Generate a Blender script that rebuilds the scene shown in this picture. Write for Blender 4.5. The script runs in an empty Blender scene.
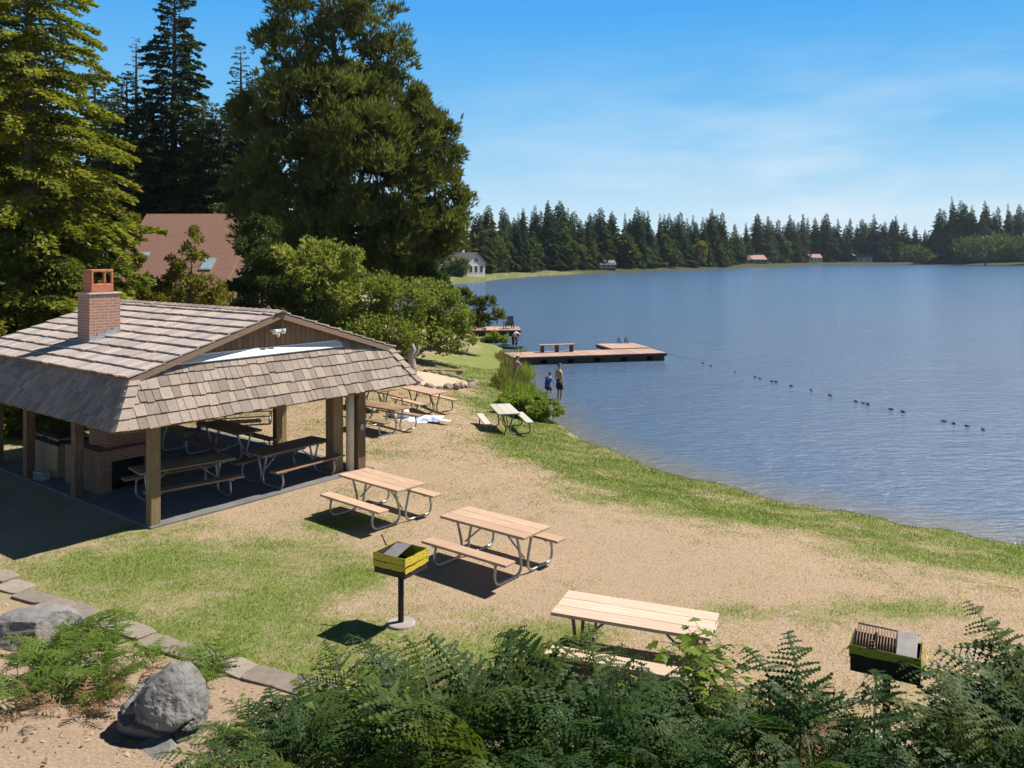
import bpy, bmesh, math, random
import numpy as np
from mathutils import Vector, Matrix, noise as mnoise
R = math.radians
random.seed(7)
C = bpy.context.scene.collection
# ------------------------------------------------------------------ camera maths
F, YH, H = 830.0, 255.5, 5.3
WZ = -1.2                                   # lake level
def G(px, py, z=0.0):
    k = (H - z) / (py - YH)
    return ((px - 512) * k, F * k)
# ------------------------------------------------------------------ terrain
def S(px, py): return G(px, py, WZ)
shore = [(40, 2), (25, 9.5), (16.5, 14.5), S(1024, 548), S(900, 525), S(800, 507), S(700, 482), S(640, 465), S(580, 440), S(557, 426),
         (1.55, 33.5), (0.95, 37), (0.35, 41), (0.1, 47), (-0.3, 54), (-1.2, 60), (-3.6, 69), (-9, 85), (-17, 110), (-22, 145), (-18, 180), S(470, 283),
         S(500, 279), S(550, 275.2), S(600, 273), S(650, 271), S(700, 269.2), (112, 440), (150, 455), (172, 500), (215, 575), (245, 592),
         (285, 600), (318, 585), (331, 560), (326, 541), (336, 531), (380, 529), (450, 520), (560, 480), (560, -60), (40, -60)]
SH = np.array(shore, float)
def sstep(a, b, x):
    t = np.clip((x - a) / (b - a), 0, 1); return t * t * (3 - 2 * t)
def vnoise(X, Y, sc, seed=0):
    X = np.asarray(X, float) * sc; Y = np.asarray(Y, float) * sc
    xi = np.floor(X).astype(np.int64); yi = np.floor(Y).astype(np.int64)
    fx = X - xi; fy = Y - yi
    fx = fx * fx * (3 - 2 * fx); fy = fy * fy * (3 - 2 * fy)
    def h(a, b):
        n = (a * 374761393 + b * 668265263 + seed * 974711) & 0x7fffffff
        n = ((n ^ (n >> 13)) * 1274126177) & 0x7fffffff
        return ((n ^ (n >> 16)) & 0xffff) / 65535.0
    return (h(xi, yi) * (1 - fx) + h(xi + 1, yi) * fx) * (1 - fy) + (h(xi, yi + 1) * (1 - fx) + h(xi + 1, yi + 1) * fx) * fy
def lake_d(X, Y):
    """signed distance to the lake outline, positive on land"""
    X = np.asarray(X, float); Y = np.asarray(Y, float)
    best = np.full(X.shape, 1e18); ins = np.zeros(X.shape, bool)
    n = len(SH)
    for i in range(n):
        ax, ay = SH[i]; bx, by = SH[(i + 1) % n]
        dx, dy = bx - ax, by - ay
        t = np.clip(((X - ax) * dx + (Y - ay) * dy) / (dx * dx + dy * dy), 0, 1)
        best = np.minimum(best, (X - ax - t * dx) ** 2 + (Y - ay - t * dy) ** 2)
        if ay != by:
            c = ((ay > Y) != (by > Y)) & (X < (bx - ax) * (Y - ay) / (by - ay) + ax)
            ins ^= c
    d = np.sqrt(best); wob = np.where(Y < 120, .55 * (vnoise(X, Y, .55, 21) - .5) + .4 * (vnoise(X, Y, 1.7, 22) - .5), 0)
    return np.where(ins, -d, d) + wob
BX = np.array([-40, -12, -8.24, -5.4, -2.77, -1, 1, 3, 6, 12, 40.])
BY = np.array([30, 15.4, 13.3, 11.55, 10.3, 9.7, 9.2, 8.7, 8.2, 7.6, 5.])
def bed_s(X, Y): return np.interp(X, BX, BY) - Y
def ground_z(X, Y):
    X = np.asarray(X, float); Y = np.asarray(Y, float)
    d = lake_d(X, Y)
    z = np.where(d > 0, WZ + 0.14 * sstep(0, .35, d) + (-WZ - .14) * sstep(-1.5, 8.5, d) ** .9 - (-WZ - .14) * sstep(-1.5, 8.5, 0.0) ** .9 * (1 - sstep(0, 8.5, d)),
                 WZ - .03 - .12 * np.minimum(-d, 20))
    z = z + np.where(d > 0, sstep(120, 190, Y) * .05 * np.clip(d - 22, 0, 220), 0)
    s = np.clip(bed_s(X, Y), 0, 9)
    z = z + np.where(Y < 40, .2 * s * sstep(0, 1.2, s), 0) * sstep(40, 25, np.abs(X))
    z = z + np.where(d > 0, .05 * (vnoise(X, Y, .35, 3) - .5) * sstep(0, 4, d) + sstep(.2, 1, s) * .09 * (vnoise(X, Y, 2.3, 4) - .5), 0)
    return z
def gz(x, y): return float(ground_z(np.array([x]), np.array([y]))[0])
def on_ground(px, py, h=0.0):
    z = 0.0
    for _ in range(25):
        x, y = G(px, py, z + h); z = .5 * z + .5 * gz(x, y)
    return Vector((x, y, z))
# ------------------------------------------------------------------ materials
def newmat(name):
    m = bpy.data.materials.new(name); m.use_nodes = True
    n = m.node_tree.nodes; l = m.node_tree.links
    return m, n, l, n['Principled BSDF']
def mixc(n, l, fac, a, b, mode='MIX'):
    x = n.new('ShaderNodeMix'); x.data_type = 'RGBA'; x.blend_type = mode
    for s, v in ((x.inputs[0], fac), (x.inputs[6], a), (x.inputs[7], b)):
        if isinstance(v, bpy.types.NodeSocket): l.new(v, s)
        elif isinstance(v, (int, float)): s.default_value = v
        else: s.default_value = (*v, 1)
    return x.outputs[2]
def noise(n, l, vec, scale, detail=4, rough=.55):
    t = n.new('ShaderNodeTexNoise'); t.inputs['Scale'].default_value = scale
    t.inputs['Detail'].default_value = detail; t.inputs['Roughness'].default_value = rough
    if vec is not None: l.new(vec, t.inputs['Vector'])
    return t.outputs['Fac']
def ramp(n, l, fac, a, b):
    t = n.new('ShaderNodeMapRange'); t.inputs[1].default_value = a; t.inputs[2].default_value = b
    l.new(fac, t.inputs[0]); return t.outputs[0]
def math_(n, l, op, a, b=None):
    t = n.new('ShaderNodeMath'); t.operation = op
    for i, v in enumerate((a, b)):
        if v is None: continue
        if isinstance(v, bpy.types.NodeSocket): l.new(v, t.inputs[i])
        else: t.inputs[i].default_value = v
    return t.outputs[0]
def attr(n, name):
    a = n.new('ShaderNodeAttribute'); a.attribute_name = name; return a.outputs['Fac']
def objco(n, l, stretch=(1, 1, 1)):
    t = n.new('ShaderNodeTexCoord'); m = n.new('ShaderNodeMapping'); m.inputs['Scale'].default_value = stretch
    l.new(t.outputs['Object'], m.inputs[0]); return m.outputs[0]
def bump(n, l, b, h, strength, dist):
    t = n.new('ShaderNodeBump'); t.inputs['Strength'].default_value = strength; t.inputs['Distance'].default_value = dist
    l.new(h, t.inputs['Height']); l.new(t.outputs[0], b.inputs['Normal'])
def pm(name, c1, c2, scale=8, rough=.8, bmp=.3, stretch=(1, 1, 1), tone=0.0, metallic=0, c3=None, spec=.5, bd=.01):
    m, n, l, b = newmat(name)
    v = objco(n, l, stretch); f = noise(n, l, v, scale, 6, .62)
    col = mixc(n, l, ramp(n, l, f, .3, .7), c1, c2)
    if c3: col = mixc(n, l, ramp(n, l, noise(n, l, v, scale * .23, 4), .52, .68), col, c3)
    if tone:
        a = attr(n, 'tone'); t = n.new('ShaderNodeMapRange'); t.inputs[3].default_value = 1 - tone; t.inputs[4].default_value = 1 + tone
        l.new(a, t.inputs[0])
        hsv = n.new('ShaderNodeHueSaturation'); l.new(t.outputs[0], hsv.inputs['Value']); l.new(col, hsv.inputs['Color']); col = hsv.outputs[0]
    l.new(col, b.inputs['Base Color']); b.inputs['Roughness'].default_value = rough; b.inputs['Metallic'].default_value = metallic
    b.inputs['Specular IOR Level'].default_value = spec
    if bmp: bump(n, l, b, f, bmp, bd)
    return m
def leafmat(name, c1, c2, trans=.3, rough=.55, scale=.6, tint=None):
    m, n, l, b = newmat(name)
    f = attr(n, 'tone')
    col = mixc(n, l, f, c1, c2)
    g = noise(n, l, objco(n, l), scale, 2)
    if tint: col = mixc(n, l, ramp(n, l, g, .5, .75), col, tint)
    l.new(col, b.inputs['Base Color']); b.inputs['Roughness'].default_value = rough; b.inputs['Specular IOR Level'].default_value = .18
    t = n.new('ShaderNodeBsdfTranslucent')
    br = mixc(n, l, 1.0, col, (1.5, 1.6, .7), 'MULTIPLY'); l.new(br, t.inputs['Color'])
    mx = n.new('ShaderNodeMixShader'); mx.inputs[0].default_value = trans
    l.new(b.outputs[0], mx.inputs[1]); l.new(t.outputs[0], mx.inputs[2]); l.new(mx.outputs[0], n['Material Output'].inputs[0])
    return m
def brickmat(name, c1, c2, mortar, bw=.2, bh=.067, ms=.01, c3=None, rough=.85):
    m, n, l, b = newmat(name)
    t = n.new('ShaderNodeTexCoord'); br = n.new('ShaderNodeTexBrick'); l.new(t.outputs['UV'], br.inputs['Vector'])
    br.inputs['Scale'].default_value = 1; br.inputs['Brick Width'].default_value = bw; br.inputs['Row Height'].default_value = bh
    br.inputs['Mortar Size'].default_value = ms; br.inputs['Mortar Smooth'].default_value = .2; br.inputs['Bias'].default_value = 0
    br.inputs['Color1'].default_value = (*c1, 1); br.inputs['Color2'].default_value = (*c2, 1); br.inputs['Mortar'].default_value = (*mortar, 1)
    f = noise(n, l, t.outputs['UV'], 9, 6)
    col = mixc(n, l, ramp(n, l, f, .35, .8), br.outputs['Color'], c3 or tuple(x * .6 for x in c1))
    l.new(col, b.inputs['Base Color']); b.inputs['Roughness'].default_value = rough
    h = math_(n, l, 'SUBTRACT', f, br.outputs['Fac']); bump(n, l, b, h, .6, .012)
    return m
M = {}
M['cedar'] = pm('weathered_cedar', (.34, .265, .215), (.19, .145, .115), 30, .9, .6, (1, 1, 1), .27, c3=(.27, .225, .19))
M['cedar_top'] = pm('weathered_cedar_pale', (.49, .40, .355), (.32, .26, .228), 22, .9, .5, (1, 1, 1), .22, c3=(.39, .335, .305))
M['rough_timber'] = pm('brown_timber', (.20, .115, .055), (.11, .062, .03), 9, .8, .3, (8, 8, 1), c3=(.24, .15, .075))
M['olive_timber'] = pm('post_timber', (.27, .185, .085), (.17, .11, .05), 9, .8, .3, (7, 7, .8), c3=(.3, .22, .11))
M['siding'] = pm('gable_siding', (.26, .155, .09), (.15, .085, .05), 7, .8, .3, (9, 9, .7), tone=.25)
M['fascia'] = pm('fascia_board', (.27, .18, .12), (.18, .12, .075), 8, .75, .2, (1, 6, 6))
M['flash_white'] = pm('white_flashing', (.8, .79, .76), (.66, .65, .62), 12, .5, .1)
M['flash_grey'] = pm('lead_flashing', (.42, .44, .46), (.3, .31, .33), 14, .45, .1, metallic=.4)
M['pipe'] = pm('downspout_cream', (.70, .62, .45), (.56, .49, .34), 6, .55, .1)
M['brick_ch'] = brickmat('chimney_brick', (.36, .15, .09), (.22, .10, .075), (.38, .33, .28), .2, .067, .01, (.42, .24, .17))
M['brick_bbq'] = brickmat('fireplace_brick', (.30, .12, .06), (.20, .08, .045), (.26, .22, .16), .2, .067, .012, (.22, .12, .07))
M['block_tan'] = brickmat('tan_block', (.34, .25, .14), (.28, .21, .12), (.22, .18, .11), .4, .2, .012, (.3, .22, .12))
M['clay'] = pm('clay_flue', (.50, .16, .085), (.38, .12, .07), 9, .75, .15)
M['mortar'] = pm('cement_cap', (.5, .44, .36), (.38, .33, .28), 14, .9, .3)
M['concrete'] = pm('concrete', (.36, .33, .28), (.25, .23, .2), 5, .9, .2, c3=(.3, .27, .23))
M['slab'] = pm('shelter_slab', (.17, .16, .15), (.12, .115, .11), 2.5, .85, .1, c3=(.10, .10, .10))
M['cinder'] = pm('cinder_block', (.42, .41, .39), (.3, .29, .28), 30, .95, .4)
M['tarp'] = pm('dark_tarp', (.05, .055, .05), (.03, .032, .03), 4, .5, .2)
M['tbl'] = pm('table_plank', (.50, .335, .225), (.385, .245, .155), 10, .75, .15, (.6, 9, 9), .1, c3=(.55, .38, .27))
M['tbl_pale'] = pm('bleached_plank', (.54, .405, .30), (.45, .33, .24), 10, .8, .15, (.6, 9, 9), .1, c3=(.58, .45, .345))
M['tbl_grey'] = pm('grey_plank', (.50, .47, .40), (.40, .37, .31), 10, .75, .15, (.6, 9, 9), .1)
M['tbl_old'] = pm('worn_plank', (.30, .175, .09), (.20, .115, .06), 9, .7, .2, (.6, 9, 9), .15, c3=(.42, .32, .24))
M['galv'] = pm('galvanised_tube', (.46, .46, .45), (.34, .34, .33), 12, .42, .05, metallic=.75)
M['tube_brown'] = pm('rusty_tube', (.24, .2, .16), (.16, .12, .09), 12, .6, .1, metallic=.3)
M['blackmetal'] = pm('sooty_steel', (.022, .02, .02), (.045, .035, .03), 9, .6, .2, metallic=.3)
M['grate'] = pm('rusted_bars', (.22, .12, .10), (.12, .07, .06), 15, .6, .1, metallic=.4)
M['greyplate'] = pm('grey_plate', (.30, .28, .27), (.2, .19, .18), 9, .6, .1, metallic=.3)
M['boulder'] = pm('boulder_stone', (.205, .197, .187), (.095, .09, .086), 7, .9, .9, c3=(.26, .25, .235), bd=.03)
M['boulder2'] = pm('pale_stone', (.25, .235, .22), (.13, .125, .12), 6, .9, .8, c3=(.22, .17, .145), bd=.03)
M['paver'] = pm('paver_stone', (.27, .225, .18), (.19, .155, .125), 12, .9, .4, tone=.22)
M['rock'] = pm('field_rock', (.33, .26, .20), (.2, .155, .12), 6, .9, .6, tone=.3)
M['deck'] = pm('dock_deck', (.46, .30, .22), (.34, .215, .155), 6, .8, .2, (1, 7, 1), .2)
M['deck_orange'] = pm('orange_deck', (.48, .27, .17), (.36, .2, .12), 6, .8, .2, (1, 7, 1), .2)
M['deck_dark'] = pm('dock_skirt', (.10, .05, .04), (.05, .03, .025), 4, .85, .2)
M['navy'] = pm('navy_plastic', (.012, .03, .06), (.02, .045, .08), 5, .5, .05)
M['kayak'] = pm('teal_hull', (.02, .09, .12), (.03, .12, .15), 3, .4, .05)
M['buoy'] = pm('dark_float', (.02, .03, .06), (.04, .05, .08), 8, .5, .05)
M['rope'] = pm('wet_rope', (.08, .09, .11), (.05, .06, .08), 20, .8, .1)
M['bark'] = pm('bark', (.11, .085, .065), (.055, .042, .033), 5, .95, .8, (4, 4, .7), bd=.04)
M['bark_grey'] = pm('grey_bark', (.2, .175, .15), (.1, .085, .07), 5, .95, .8, (4, 4, .7), bd=.04)
M['driftwood'] = pm('driftwood', (.36, .32, .27), (.24, .21, .18), 6, .85, .4, (1, 1, 5))
M['fir'] = leafmat('fir_needles', (.05, .07, .012), (.28, .285, .045), .4, scale=.35, tint=(.26, .225, .035))
M['spruce'] = leafmat('spruce_needles', (.018, .034, .014), (.075, .09, .03), .2)
M['fir_deep'] = leafmat('deep_fir_needles', (.028, .05, .014), (.11, .13, .03), .25)
M['pine'] = leafmat('pine_needles', (.042, .055, .014), (.165, .175, .045), .3, scale=.25, tint=(.12, .125, .034))
M['shrub'] = leafmat('shrub_leaves', (.11, .14, .03), (.28, .30, .075), .4)
M['shrub_pale'] = leafmat('pale_leaves', (.15, .18, .04), (.33, .33, .09), .4)
M['shrub_dark'] = leafmat('dark_leaves', (.03, .05, .012), (.09, .12, .03), .28)
M['yellowgreen'] = leafmat('yellow_leaves', (.10, .105, .016), (.25, .22, .04), .35)
M['farcon'] = leafmat('far_conifer', (.034, .066, .033), (.095, .14, .058), .18)
M['farcon2'] = leafmat('far_conifer_warm', (.06, .085, .028), (.155, .175, .06), .18)
M['willow'] = leafmat('willow_leaves', (.05, .075, .02), (.13, .16, .045), .25)
M['fern'] = leafmat('fern_green', (.015, .04, .010), (.052, .095, .02), .28)
M['fern_warm'] = leafmat('fern_warm', (.035, .062, .010), (.10, .135, .022), .34)
M['broad_dark'] = leafmat('broad_leaf_dark', (.03, .06, .015), (.08, .12, .03), .3)
M['fern_lit'] = leafmat('fern_bright', (.06, .105, .014), (.16, .23, .04), .35)  # own green of the small ferns; sunlit look painted in for the thicket end
M['fern_dry'] = leafmat('fern_dry', (.13, .065, .03), (.30, .18, .09), .25)
M['broad'] = leafmat('broad_leaf', (.10, .15, .02), (.25, .32, .05), .5)
M['reed'] = leafmat('reed', (.10, .12, .03), (.25, .22, .08), .3)
M['reed_g'] = leafmat('reed_green', (.12, .175, .03), (.27, .32, .075), .4)
M['blade'] = leafmat('grass_blades', (.115, .18, .034), (.41, .315, .205), .3)
M['litter'] = leafmat('dry_litter', (.16, .08, .045), (.5, .35, .23), .1)
M['skin'] = pm('skin_light', (.50, .29, .205), (.46, .26, .18), 10, .55, .05)
M['hair'] = pm('hair_brown', (.06, .035, .02), (.035, .02, .012), 20, .6, .2)
M['shorts'] = pm('dark_cloth', (.014, .014, .018), (.02, .02, .026), 15, .85, .1)
M['blueshirt'] = pm('blue_cloth', (.012, .07, .36), (.016, .09, .42), 15, .8, .1)
M['whiteshirt'] = pm('white_cloth', (.75, .75, .76), (.66, .66, .68), 15, .85, .1)
M['whitewall'] = pm('cream_siding', (.66, .58, .49), (.6, .52, .44), 2, .8, .05)
M['greyroof'] = pm('grey_shingle', (.22, .19, .175), (.16, .14, .13), 3, .9, .1)
M['redroof'] = brickmat('redbrown_shingle', (.25, .125, .082), (.205, .105, .07), (.125, .067, .05), .33, .15, .012, (.28, .155, .105))
M['pinkroof'] = pm('pink_roof', (.42, .25, .2), (.34, .2, .16), 2, .9, .1)
M['glass'] = pm('window_glass', (.04, .05, .06), (.03, .04, .05), 2, .08, 0)
M['skyglass'] = pm('skylight_pane', (.32, .40, .44), (.26, .34, .38), 2, .15, 0)
M['browntrim'] = pm('brown_siding', (.16, .09, .06), (.12, .07, .045), 3, .85, .1)
M['toyblue'] = pm('toy_blue', (.02, .16, .5), (.02, .14, .45), 5, .4, 0)
M['toyyellow'] = pm('toy_yellow', (.6, .5, .06), (.55, .45, .05), 5, .4, 0)
M['bag'] = pm('dark_bag', (.03, .025, .025), (.05, .04, .04), 12, .8, .2)
M['sand'] = pm('pit_sand', (.52, .40, .28), (.42, .32, .22), 9, .95, .4)
def tapemat():
    m, n, l, b = newmat('caution_tape')
    t = n.new('ShaderNodeTexCoord'); mp = n.new('ShaderNodeMapping'); mp.inputs['Scale'].default_value = (9, 45, 1); l.new(t.outputs['UV'], mp.inputs[0])
    f = noise(n, l, mp.outputs[0], 1.0, 3)
    col = mixc(n, l, ramp(n, l, f, .60, .63), (.62, .47, .04), (.04, .035, .01))
    l.new(col, b.inputs['Base Color']); b.inputs['Roughness'].default_value = .35
    return m
M['tape'] = tapemat()
def blanketmat():
    m, n, l, b = newmat('patterned_blanket')
    v = objco(n, l, (1, 1, 1)); f = noise(n, l, v, 5.5, 5, .7); g = noise(n, l, v, 12, 3, .6)
    col = mixc(n, l, ramp(n, l, f, .5, .56), (.62, .63, .66), (.12, .18, .36)); col = mixc(n, l, ramp(n, l, g, .6, .64), col, (.85, .85, .84))
    l.new(col, b.inputs['Base Color']); b.inputs['Roughness'].default_value = .9
    return m
M['blanket'] = blanketmat()
M['towel'] = pm('pinkish_towel', (.72, .62, .62), (.55, .50, .62), 6, .9, .3)
# ------------------------------------------------------------------ mesh helpers
class MB:
    def __init__(s): s.v = []; s.f = []; s.uv = []; s.t = []; s.sm = []
    def face(s, idx, uv=None, t=.5, sm=False):
        s.f.append(idx); s.uv.extend(uv or [(0, 0)] * len(idx)); s.t.append(t); s.sm.append(sm)
    def quad(s, a, b, c, d, t=.5, uv=None):
        i = len(s.v); s.v += [tuple(a), tuple(b), tuple(c), tuple(d)]
        if uv is None:
            a, b, d = Vector(a), Vector(b), Vector(d); w = (b - a).length; h = (d - a).length; uv = [(0, 0), (w, 0), (w, h), (0, h)]
        s.face((i, i + 1, i + 2, i + 3), uv, t)
    def hexa(s, P, t=.5):
        """8 corners: bottom 0-3 counter-clockwise, top 4-7"""
        i = len(s.v); s.v += [tuple(p) for p in P]
        for q in ((3, 2, 1, 0), (4, 5, 6, 7), (0, 1, 5, 4), (1, 2, 6, 5), (2, 3, 7, 6), (3, 0, 4, 7)):
            a, b, d = Vector(P[q[0]]), Vector(P[q[1]]), Vector(P[q[3]])
            n = (b - a).cross(d - a)
            k = max(range(3), key=lambda j: abs(n[j])); ax = [(1, 2), (0, 2), (0, 1)][k]
            s.face(tuple(i + j for j in q), [(P[j][ax[0]], P[j][ax[1]]) for j in q], t)
    def box(s, x0, x1, y0, y1, z0, z1, t=.5, m=None):
        P = [(x0, y0, z0), (x1, y0, z0), (x1, y1, z0), (x0, y1, z0), (x0, y0, z1), (x1, y0, z1), (x1, y1, z1), (x0, y1, z1)]
        if m is not None: P = [tuple(m @ Vector(p)) for p in P]
        s.hexa(P, t)
    def beam(s, a, b, w, h, t=.5, up=(0, 0, 1)):
        a, b = Vector(a), Vector(b); d = (b - a).normalized(); u = Vector(up); sd = d.cross(u).normalized(); u = sd.cross(d).normalized()
        P = []
        for z in (-1, 1):
            for p, q in ((a, -1), (b, -1), (b, 1), (a, 1)): P.append(p + sd * q * w / 2 * -1 + u * z * h / 2)
        s.hexa(P, t)
    def tube(s, pts, r, n=8, t=.5, cap=True):
        pts = [Vector(p) for p in pts]; rs = r if isinstance(r, (list, tuple)) else [r] * len(pts)
        i0 = len(s.v); ref = None
        for k, p in enumerate(pts):
            d = (pts[min(k + 1, len(pts) - 1)] - pts[max(k - 1, 0)]).normalized()
            if ref is None: ref = Vector((0, 0, 1)) if abs(d.z) < .9 else Vector((1, 0, 0))
            a = d.cross(ref).normalized(); b = a.cross(d).normalized(); ref = b
            for j in range(n):
                w = 2 * math.pi * j / n; s.v.append(tuple(p + (a * math.cos(w) + b * math.sin(w)) * rs[k]))
        for k in range(len(pts) - 1):
            for j in range(n):
                a = i0 + k * n + j; b = i0 + k * n + (j + 1) % n
                s.face((a, b, b + n, a + n), [(j / n, k * .2), ((j + 1) / n, k * .2), ((j + 1) / n, k * .2 + .2), (j / n, k * .2 + .2)], t, True)
        if cap:
            s.face(tuple(i0 + j for j in range(n))[::-1], None, t); k = i0 + (len(pts) - 1) * n; s.face(tuple(k + j for j in range(n)), None, t)
    def lathe(s, prof, n=20, c=(0, 0, 0), t=.5):
        i0 = len(s.v)
        for r, z in prof:
            for j in range(n):
                w = 2 * math.pi * j / n; s.v.append((c[0] + r * math.cos(w), c[1] + r * math.sin(w), c[2] + z))
        for k in range(len(prof) - 1):
            for j in range(n):
                a = i0 + k * n + j; b = i0 + k * n + (j + 1) % n
                s.face((a, b, b + n, a + n), None, t, True)
        s.face(tuple(i0 + j for j in range(n))[::-1], None, t); k = i0 + (len(prof) - 1) * n; s.face(tuple(k + j for j in range(n)), None, t)
    def build(s, name, m, parent=None, bevel=0, loc=None):
        me = bpy.data.meshes.new(name); me.from_pydata(s.v, [], s.f); me.update()
        uv = me.uv_layers.new(name='UVMap'); uv.data.foreach_set('uv', np.array(s.uv, np.float32).ravel())
        a = me.attributes.new('tone', 'FLOAT', 'FACE'); a.data.foreach_set('value', np.array(s.t, np.float32))
        me.polygons.foreach_set('use_smooth', np.array(s.sm, bool))
        o = bpy.data.objects.new(name, me); C.objects.link(o); me.materials.append(m)
        if parent: o.parent = parent
        if loc is not None: o.location = loc
        if bevel:
            b = o.modifiers.new('b', 'BEVEL'); b.width = bevel; b.segments = 2; b.limit_method = 'ANGLE'
        return o
def np_mesh(name, V, Q, tone, m, parent=None, k=4, smooth=False):
    """V (n,3), Q (f,k) index array, tone per face"""
    me = bpy.data.meshes.new(name); nf = len(Q)
    me.vertices.add(len(V)); me.vertices.foreach_set('co', np.ascontiguousarray(V, np.float32).ravel())
    me.loops.add(nf * k); me.loops.foreach_set('vertex_index', np.ascontiguousarray(Q, np.int32).ravel())
    me.polygons.add(nf); me.polygons.foreach_set('loop_start', np.arange(0, nf * k, k, dtype=np.int32))
    if smooth: me.polygons.foreach_set('use_smooth', np.ones(nf, bool))
    me.update(calc_edges=True)
    a = me.attributes.new('tone', 'FLOAT', 'FACE'); a.data.foreach_set('value', np.ascontiguousarray(tone, np.float32))
    me.materials.append(m)
    o = bpy.data.objects.new(name, me); C.objects.link(o)
    if parent: o.parent = parent
    return o
def norm(a): return a / np.maximum(np.linalg.norm(a, axis=-1, keepdims=True), 1e-9)
def diamonds(P, D, W, l, w):
    """leaf-shaped quads: base P, direction D, width axis W (n,3); length l, half width w (n,)"""
    l = np.asarray(l)[:, None]; w = np.asarray(w)[:, None]
    V = np.stack([P, P + D * l * .45 + W * w, P + D * l, P + D * l * .45 - W * w], 1).reshape(-1, 3)
    Q = np.arange(len(V)).reshape(-1, 4)
    return V, Q
def tag(o, label, cat, group=None, kind=None):
    o['label'] = label; o['category'] = cat
    if group: o['group'] = group
    if kind: o['kind'] = kind
    return o
def empty(name, loc=(0, 0, 0), rz=0, label=None, cat=None, group=None):
    o = bpy.data.objects.new(name, None); C.objects.link(o); o.location = loc; o.rotation_euler = (0, 0, rz); o.empty_display_size = .2
    if label: tag(o, label, cat, group)
    return o
def copy_tree(o, parent=None):
    c = o.copy(); C.objects.link(c)
    if parent: c.parent = parent
    for ch in [x for x in bpy.data.objects if x.parent == o]: copy_tree(ch, c)
    return c
KIDS = {}
def kids(o):
    if o.name not in KIDS: KIDS[o.name] = [x for x in C.objects if x.parent == o]
    return KIDS[o.name]
def dup(o, loc, rz=0, sc=(1, 1, 1), label=None, group=None):
    c = o.copy(); C.objects.link(c); c.location = loc; c.rotation_euler = (0, 0, rz); c.scale = sc
    if label: c['label'] = label
    if group: c['group'] = group
    for ch in kids(o):
        d = ch.copy(); C.objects.link(d); d.parent = c
        for g in kids(ch):
            e = g.copy(); C.objects.link(e); e.parent = d
    return c
def struct(o): o['kind'] = 'structure'; return o
# ------------------------------------------------------------------ ground sheet
def axis(dense0, dense1, step, lo, hi, grow=1.13, mx=14):
    a = list(np.arange(dense0, dense1 + 1e-6, step)); s = step
    while a[-1] < hi: s = min(s * grow, mx); a.append(a[-1] + s)
    s = step
    while a[0] > lo: s = min(s * grow, mx); a.insert(0, a[0] - s)
    return np.array(a)
gx = axis(-16, 12, .22, -420, 760); gy = axis(6, 44, .22, -70, 900)
XX, YY = np.meshgrid(gx, gy); ZZ = ground_z(XX, YY); DD = lake_d(XX, YY)
nx, ny = len(gx), len(gy)
ii = np.arange(nx * ny).reshape(ny, nx)
GQ = np.stack([ii[:-1, :-1], ii[:-1, 1:], ii[1:, 1:], ii[1:, :-1]], -1).reshape(-1, 4)
# green patches of the lawn: where the photo's lawn is watered/green (image spots mapped on to the ground)
spots = [(200, 590, 2.4, 1.5, 1), (300, 560, 1.5, 1.0, 1.0), (340, 520, .7, .5, .8), (330, 650, 1.2, .6, 1), (240, 640, 1.6, .7, .9), (440, 660, 1.3, .6, 1.1), (555, 640, .8, .6, 1.0),
         (630, 485, 1.6, 1.6, 1.1), (690, 508, 2.2, 1.0, 1.0), (740, 510, 1.6, .9, .9), (750, 612, .8, .35, .8), (900, 610, 1.1, .4, .5), (960, 560, 2.6, 1.0, .8), (520, 440, 1.5, 3, 1.0),
         (480, 365, 2.6, 6, 1.0), (480, 400, 1.6, 2.5, .5), (560, 455, 1.1, 2, .8), (150, 530, 1.2, .7, .4), (70, 560, 1.5, .8, .5), (395, 455, .9, 1.0, .45), (860, 535, 2.0, .6, .8), (20, 420, 4, 3, .8), (100, 640, 1, .4, .6)]
def green_field(X, Y):
    g = np.full(X.shape, .16)
    for px, py, rx, ry, s in spots:
        c = on_ground(px, py); g += 1.12 * s * np.exp(-(((X - c.x) / rx) ** 2 + ((Y - c.y) / ry) ** 2))
    d = lake_d(X, Y)
    g += .75 * np.exp(-((d - .9) / 1.3) ** 2) * (Y < 120)
    g = np.where(Y > 62, .75, g); g = np.where(Y > 130, .8, np.minimum(g, .95)); g = np.where((X < -14) & (Y > 24), .55, g)
    for px, py, rx, ry in ((465, 392, 1.2, 1.6), (440, 470, 2.5, 2.5), (560, 560, 3, 1.5), (455, 425, 1.5, 2.5), (700, 560, 3, 1.2)):
        c = on_ground(px, py); g -= .35 * np.exp(-(((X - c.x) / rx) ** 2 + ((Y - c.y) / ry) ** 2))
    return g
GF = green_field(XX, YY) + .5 * (vnoise(XX, YY, .8, 11) - .5) + .45 * (vnoise(XX, YY, 2.1, 12) - .5)
BED = sstep(.05, .35, bed_s(XX, YY) + .25 * (vnoise(XX, YY, 3, 5) - .5)) * (YY < 40)
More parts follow.
